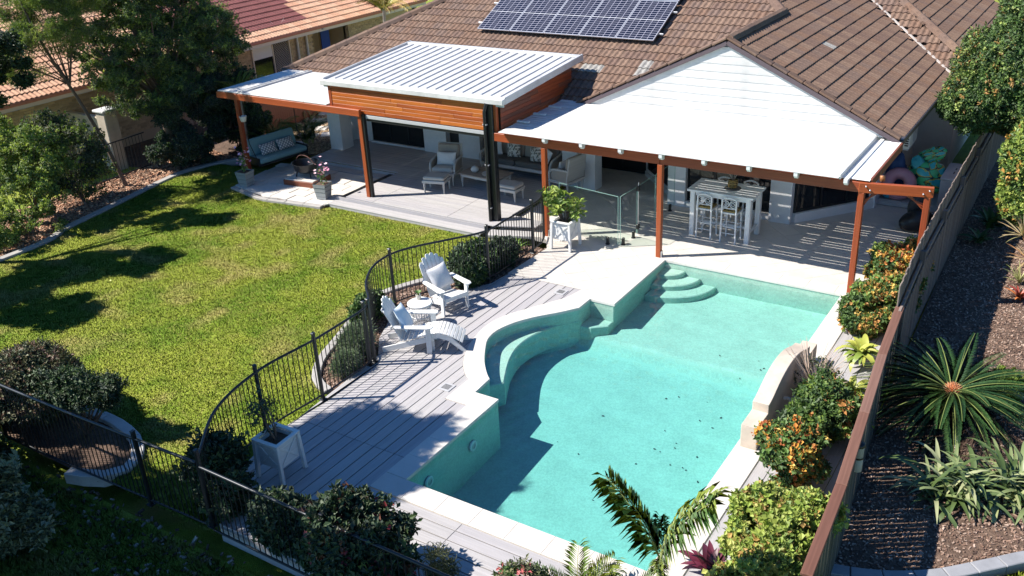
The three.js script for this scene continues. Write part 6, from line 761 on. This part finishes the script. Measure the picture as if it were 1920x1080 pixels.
{ // foxtail palm fronds at the front of the pool
  const lmA = [[0.08, 0.17, 0.02], [0.13, 0.22, 0.025], [0.24, 0.30, 0.03]].map(c => leafMat({ color: RGB(...c), roughness: 0.9, transmission: 0.35 })), sm = mat(0.25, 0.27, 0.07);
  const F = [frondGeo(1.15, 58, 0.30, 0.019, 0.6, 0.0, 511, 1.1, 0.75, 2.0, 0.3), frondGeo(1.15, 58, 0.30, 0.019, 0.7, 0.0, 512, 1.1, 0.75, 2.0, 0.3)];
  const o = thing('feather_palm', 'young feather palm with two upright fronds over the pool edge', 'palm', [0.42, 0.0, 9.8]); part(o, 'trunk', taper([[0, -0.1, 0], [0, 0.4, 0], [0, 0.88, 0]], 0.06, 0.035, 6), mat(0.3, 0.33, 0.14)); const fr = (k, mi, yaw, pitch, roll, s) => { frond(o, F[k], lmA[mi % 3], sm, [0, 0.85, 0], yaw, pitch, roll, s); frond(o, F[1 - k], lmA[(mi + 1) % 3], sm, [0.01, 0.85, 0.01], yaw + 0.05, pitch + 0.02, roll + 0.2, s * 0.96); };
  fr(0, 1, -1.65, -0.05, 0, 1.05); fr(1, 2, 1.62, -0.3, 0, 1.22); fr(1, 2, 0.4, 0.3, 0, 0.5); fr(0, 1, -2.7, 0.35, 0, 0.5);
  const F2 = frondGeo(0.62, 22, 0.22, 0.012, 1.0, 0.25, 515, 0.9, 0.5, 0.6, 0.2); for (const [lb, x, z, n, sd] of [['low golden palm clump at the foot of the feather palm', 0.15, 10.0, 13, 521], ['low golden palm clump beside the front coping', -0.55, 10.05, 12, 523]]) { const p = thing('golden_palm', lb, 'palm', [x, -0.08, z]), r = rng(sd); for (let i = 0; i < n; i++) frond(p, F2, lmA[(i + 1) % 3], sm, [0, 0.05, 0], i * 2.4 + r(), (r() - 0.7) * 0.5, (r() - 0.5) * 0.4, 0.85 + 0.4 * r()); }
  // palms beyond the roofs and under the left pergola
  const yl = [[0.42, 0.33, 0.03], [0.32, 0.34, 0.04], [0.5, 0.36, 0.05]].map(c => leafMat({ color: RGB(...c), roughness: 0.5, transmission: 0.2 })), F3 = frondGeo(1.9, 40, 0.42, 0.014, 1.3, 0.1, 531, 1.1, 0.4, 0.3, 0.3); const y = thing('yellow_palm', 'yellow palm crown showing above the tiled roof', 'palm', [-21.9, 0.6, -12.3]); part(y, 'trunk', taper([[0, 0, 0], [0, 1.2, 0], [0.05, 2.2, 0]], 0.09, 0.07, 8), paleBark); for (let i = 0; i < 18; i++) frond(y, F3, yl[i % 3], sm, [0, 2.0, 0], i * 2.4, -0.1 + (i % 4) * 0.15, 0, 0.9 + (i % 3) * 0.1);
  const z = thing('yellow_palm', 'palm with yellow tipped fronds behind the left pergola roof', 'palm', [-19.3, 0.1, -1.95]); part(z, 'trunk', taper([[0, 0, 0], [0, 1, 0], [0.05, 1.7, 0]], 0.08, 0.06, 8), paleBark); for (let i = 0; i < 14; i++) frond(z, F3, i % 2 ? yl[1] : lmA[2], sm, [0, 1.6, 0], i * 2.4, -0.25 + (i % 4) * 0.16, 0, 0.62);
  [['arching green palm clump behind the swing seat', -18.9, -2.7, 551], ['arching green palm clump beside the stepping stones', -18.0, -3.4, 553]].forEach(([lb, x, zz, sd]) => { const p = thing('green_palm', lb, 'palm', [x, -0.05, zz]), r = rng(sd); for (let i = 0; i < 22; i++) frond(p, F3, lmA[i % 2], sm, [(r() - 0.5) * 0.3, 0.1, (r() - 0.5) * 0.3], i * 2.4, -0.3 + r() * 0.5, 0, 0.5 + r() * 0.25); });
}
// beds beside the curved fence
shrub('bed_shrub', 'dark leafy low shrub outside the curved pool fence behind the deck chair', [-7.35, -0.05, 2.5], [[0, 0.32, 0, 0.42, 0.35, 0.55], [0.25, 0.3, 0.45, 0.3, 0.3, 0.35]], 3400, 'medium', DARKG.concat(MIDG.slice(0, 2)), 601, { shell: 0.45 }); shrub('bed_shrub', 'second dark low shrub by the fence next to the paving', [-7.1, -0.05, 1.75], [[0, 0.25, 0, 0.3, 0.28, 0.35]], 1500, 'medium', DARKG.concat(MIDG.slice(0, 1)), 603, { shell: 0.4 });
rosette('strappy_plant', 'bright strappy plant in the bed near the white planter', [-7.2, -0.05, 0.95], 34, 0.36, 0.016, 0.6, [[0.1, 0.2, 0.03], [0.16, 0.27, 0.04]], 605); rosette('strappy_plant', 'bright strappy plant in the bed between the fence and the deck step', [-7.55, -0.05, 1.35], 26, 0.3, 0.014, 0.6, [[0.1, 0.2, 0.03], [0.2, 0.27, 0.06]], 606); rosette('strappy_plant', 'low green plant by the fence behind the round side table', [-8.05, -0.05, 4.75], 24, 0.3, 0.02, 0.7, [[0.09, 0.19, 0.03], [0.16, 0.27, 0.05]], 607);
shrub('lavender', 'grey green lavender in the edged bed behind the low fence', [-7.3, -0.05, 6.5], [[0, 0.25, 0, 0.3, 0.28, 0.4]], 620, 'needle', [[0.2, 0.27, 0.14], [0.28, 0.33, 0.2], [0.15, 0.22, 0.1]], 611, { shell: 0.2, size: 0.8 }); shrub('lavender', 'smaller grey green lavender at the end of the edged bed', [-6.98, -0.05, 7.15], [[0, 0.2, 0, 0.22, 0.22, 0.28]], 380, 'needle', [[0.2, 0.27, 0.14], [0.28, 0.33, 0.2]], 613, { shell: 0.2, size: 0.7 });
shrub('bed_shrub', 'leafy creeper on the curved fence behind the round side table', [-7.95, -0.05, 5.4], [[0, 0.3, 0, 0.16, 0.3, 0.45]], 900, 'medium', MIDG, 615, { shell: 0.2 });
// plants in the white planters
shrub('planter_plant', 'leafy climber in the white planter beside the red post', [-6.3, 0.58, 0.3], [[-0.1, 0.45, -0.05, 0.3, 0.28, 0.3], [-0.4, 0.55, -0.1, 0.25, 0.22, 0.25], [0.2, 0.3, -0.1, 0.2, 0.3, 0.2]], 80, 'large', SUNG, 621, { shell: 0.25, size: 0.9, per: 5 }); shrub('planter_plant', 'sparse twiggy plant in the white planter on the shaded deck', [-5.82, 0.58, 9.98], [[-0.1, 0.45, 0.05, 0.25, 0.4, 0.25]], 60, 'small', DARKG, 623, { shell: 0.2, per: 6 });
// dark shrubs in front of the deck
shrub('front_shrub', 'dark glossy round shrub with reddish tips in front of the deck boards', [-3.05, -0.25, 11.2], [[0, 0.85, 0, 0.62, 0.6, 0.5], [0.05, 0.4, 0.1, 0.5, 0.4, 0.4], [-0.3, 1.15, -0.1, 0.3, 0.3, 0.3]], 5200, 'medium', DARKG.concat([[0.06, 0.07, 0.03]]), 631, { clumps: 60, clumpR: 0.2, tip: [[0.25, 0.03, 0.04], [0.14, 0.05, 0.03]], tipAt: 0.12 }); shrub('front_shrub', 'low dark shrub beside the white planter on the shaded deck', [-6.15, -0.1, 10.85], [[0, 0.65, 0, 0.45, 0.5, 0.4], [0.4, 0.4, 0.2, 0.35, 0.35, 0.3]], 1700, 'medium', DARKG, 633, { shell: 0.2, rough: 1 }); shrub('front_shrub', 'low dark hedge shrub between the planter and the round glossy shrub', [-4.5, -0.25, 11.15], [[0, 0.65, 0, 0.5, 0.4, 0.3], [0.7, 0.6, 0, 0.4, 0.35, 0.3]], 2600, 'medium', DARKG, 635, { shell: 0.3 }); shrub('front_shrub', 'thin wispy shrub against the front deck boards', [-2.0, -0.2, 10.95], [[0, 0.55, 0, 0.24, 0.5, 0.2]], 320, 'needle', OLIVE, 637, { shell: 0.1, per: 12, stem: 0.007, size: 0.6 });
shrub('front_shrub', 'loose flowering shrub at the foot of the front coping', [-1.05, -0.1, 10.55], [[0, 0.4, 0, 0.4, 0.32, 0.3], [0.5, 0.35, -0.05, 0.3, 0.25, 0.25]], 1300, 'small', OLIVE.concat(MIDG), 641, { shell: 0.2, tip: [[0.5, 0.12, 0.12], [0.6, 0.5, 0.4]], tipAt: 0.4 });
// clipped bushes and branches at the lower left
shrub('clipped_bush', 'rounded clipped bush with brownish leaves behind the dark front fence', [-10.75, -0.1, 10.85], [[0, 0.7, 0, 0.95, 0.62, 0.8]], 7600, 'small', OLIVE.concat([[0.22, 0.13, 0.08], [0.26, 0.17, 0.11]]), 651, { shell: 0.72, rough: 0.6, size: 1.2 }); shrub('clipped_bush', 'flat topped green bush on bare stems beside the white edging', [-9.65, -0.1, 10.75], [[0, 0.92, 0, 0.62, 0.3, 0.55], [0.45, 0.85, -0.25, 0.35, 0.22, 0.3]], 2300, 'small', DARKG.concat(MIDG.slice(0, 2)), 653, { clumps: 42, clumpR: 0.17, per: 9 }); shrub('clipped_bush', 'small dark bush below the clipped bush in the fence shade', [-11.6, -0.1, 11.25], [[0, 0.5, 0, 0.8, 0.5, 0.35]], 2600, 'small', DARKG, 655, { shell: 0.5 });
shrub('front_shrub', 'shaded leafy shrub outside the front fence behind the olive leaved one', [-10.6, -0.3, 12.3], [[0, 0.5, 0, 0.9, 0.6, 0.6], [0.9, 0.35, 0.2, 0.6, 0.45, 0.4]], 3200, 'medium', MIDG.concat(DARKG), 671, { clumps: 60, clumpR: 0.22 });
shrub('olive_branch_shrub', 'grey green olive leaved shrub outside the front fence', [-8.35, -0.3, 13.15], [[0, 0.85, 0, 0.62, 0.75, 0.5], [0.25, 0.45, -0.35, 0.4, 0.4, 0.3]], 1700, 'large', [[0.14, 0.16, 0.07], [0.22, 0.24, 0.12], [0.1, 0.12, 0.05], [0.3, 0.3, 0.18]], 661, { shell: 0.3, rough: 0.9, size: 0.75, per: 10 });
{ const o = thing('side_fence', 'thin black railing fence seen behind the leaning tree', 'fence'); for (let i = 0; i < 46; i++) part(o, 'baluster', balG, L.blackMetal, [-21.3 + i * 0.006, 0.5, 0.4 + i * 0.12]); for (const y of [1.02, -0.02]) part(o, 'rail', bar([-21.3, y, 0.3], [-21.02, y, 5.9], 0.035, 0.035), L.blackMetal); }
renderer.render(scene, camera);
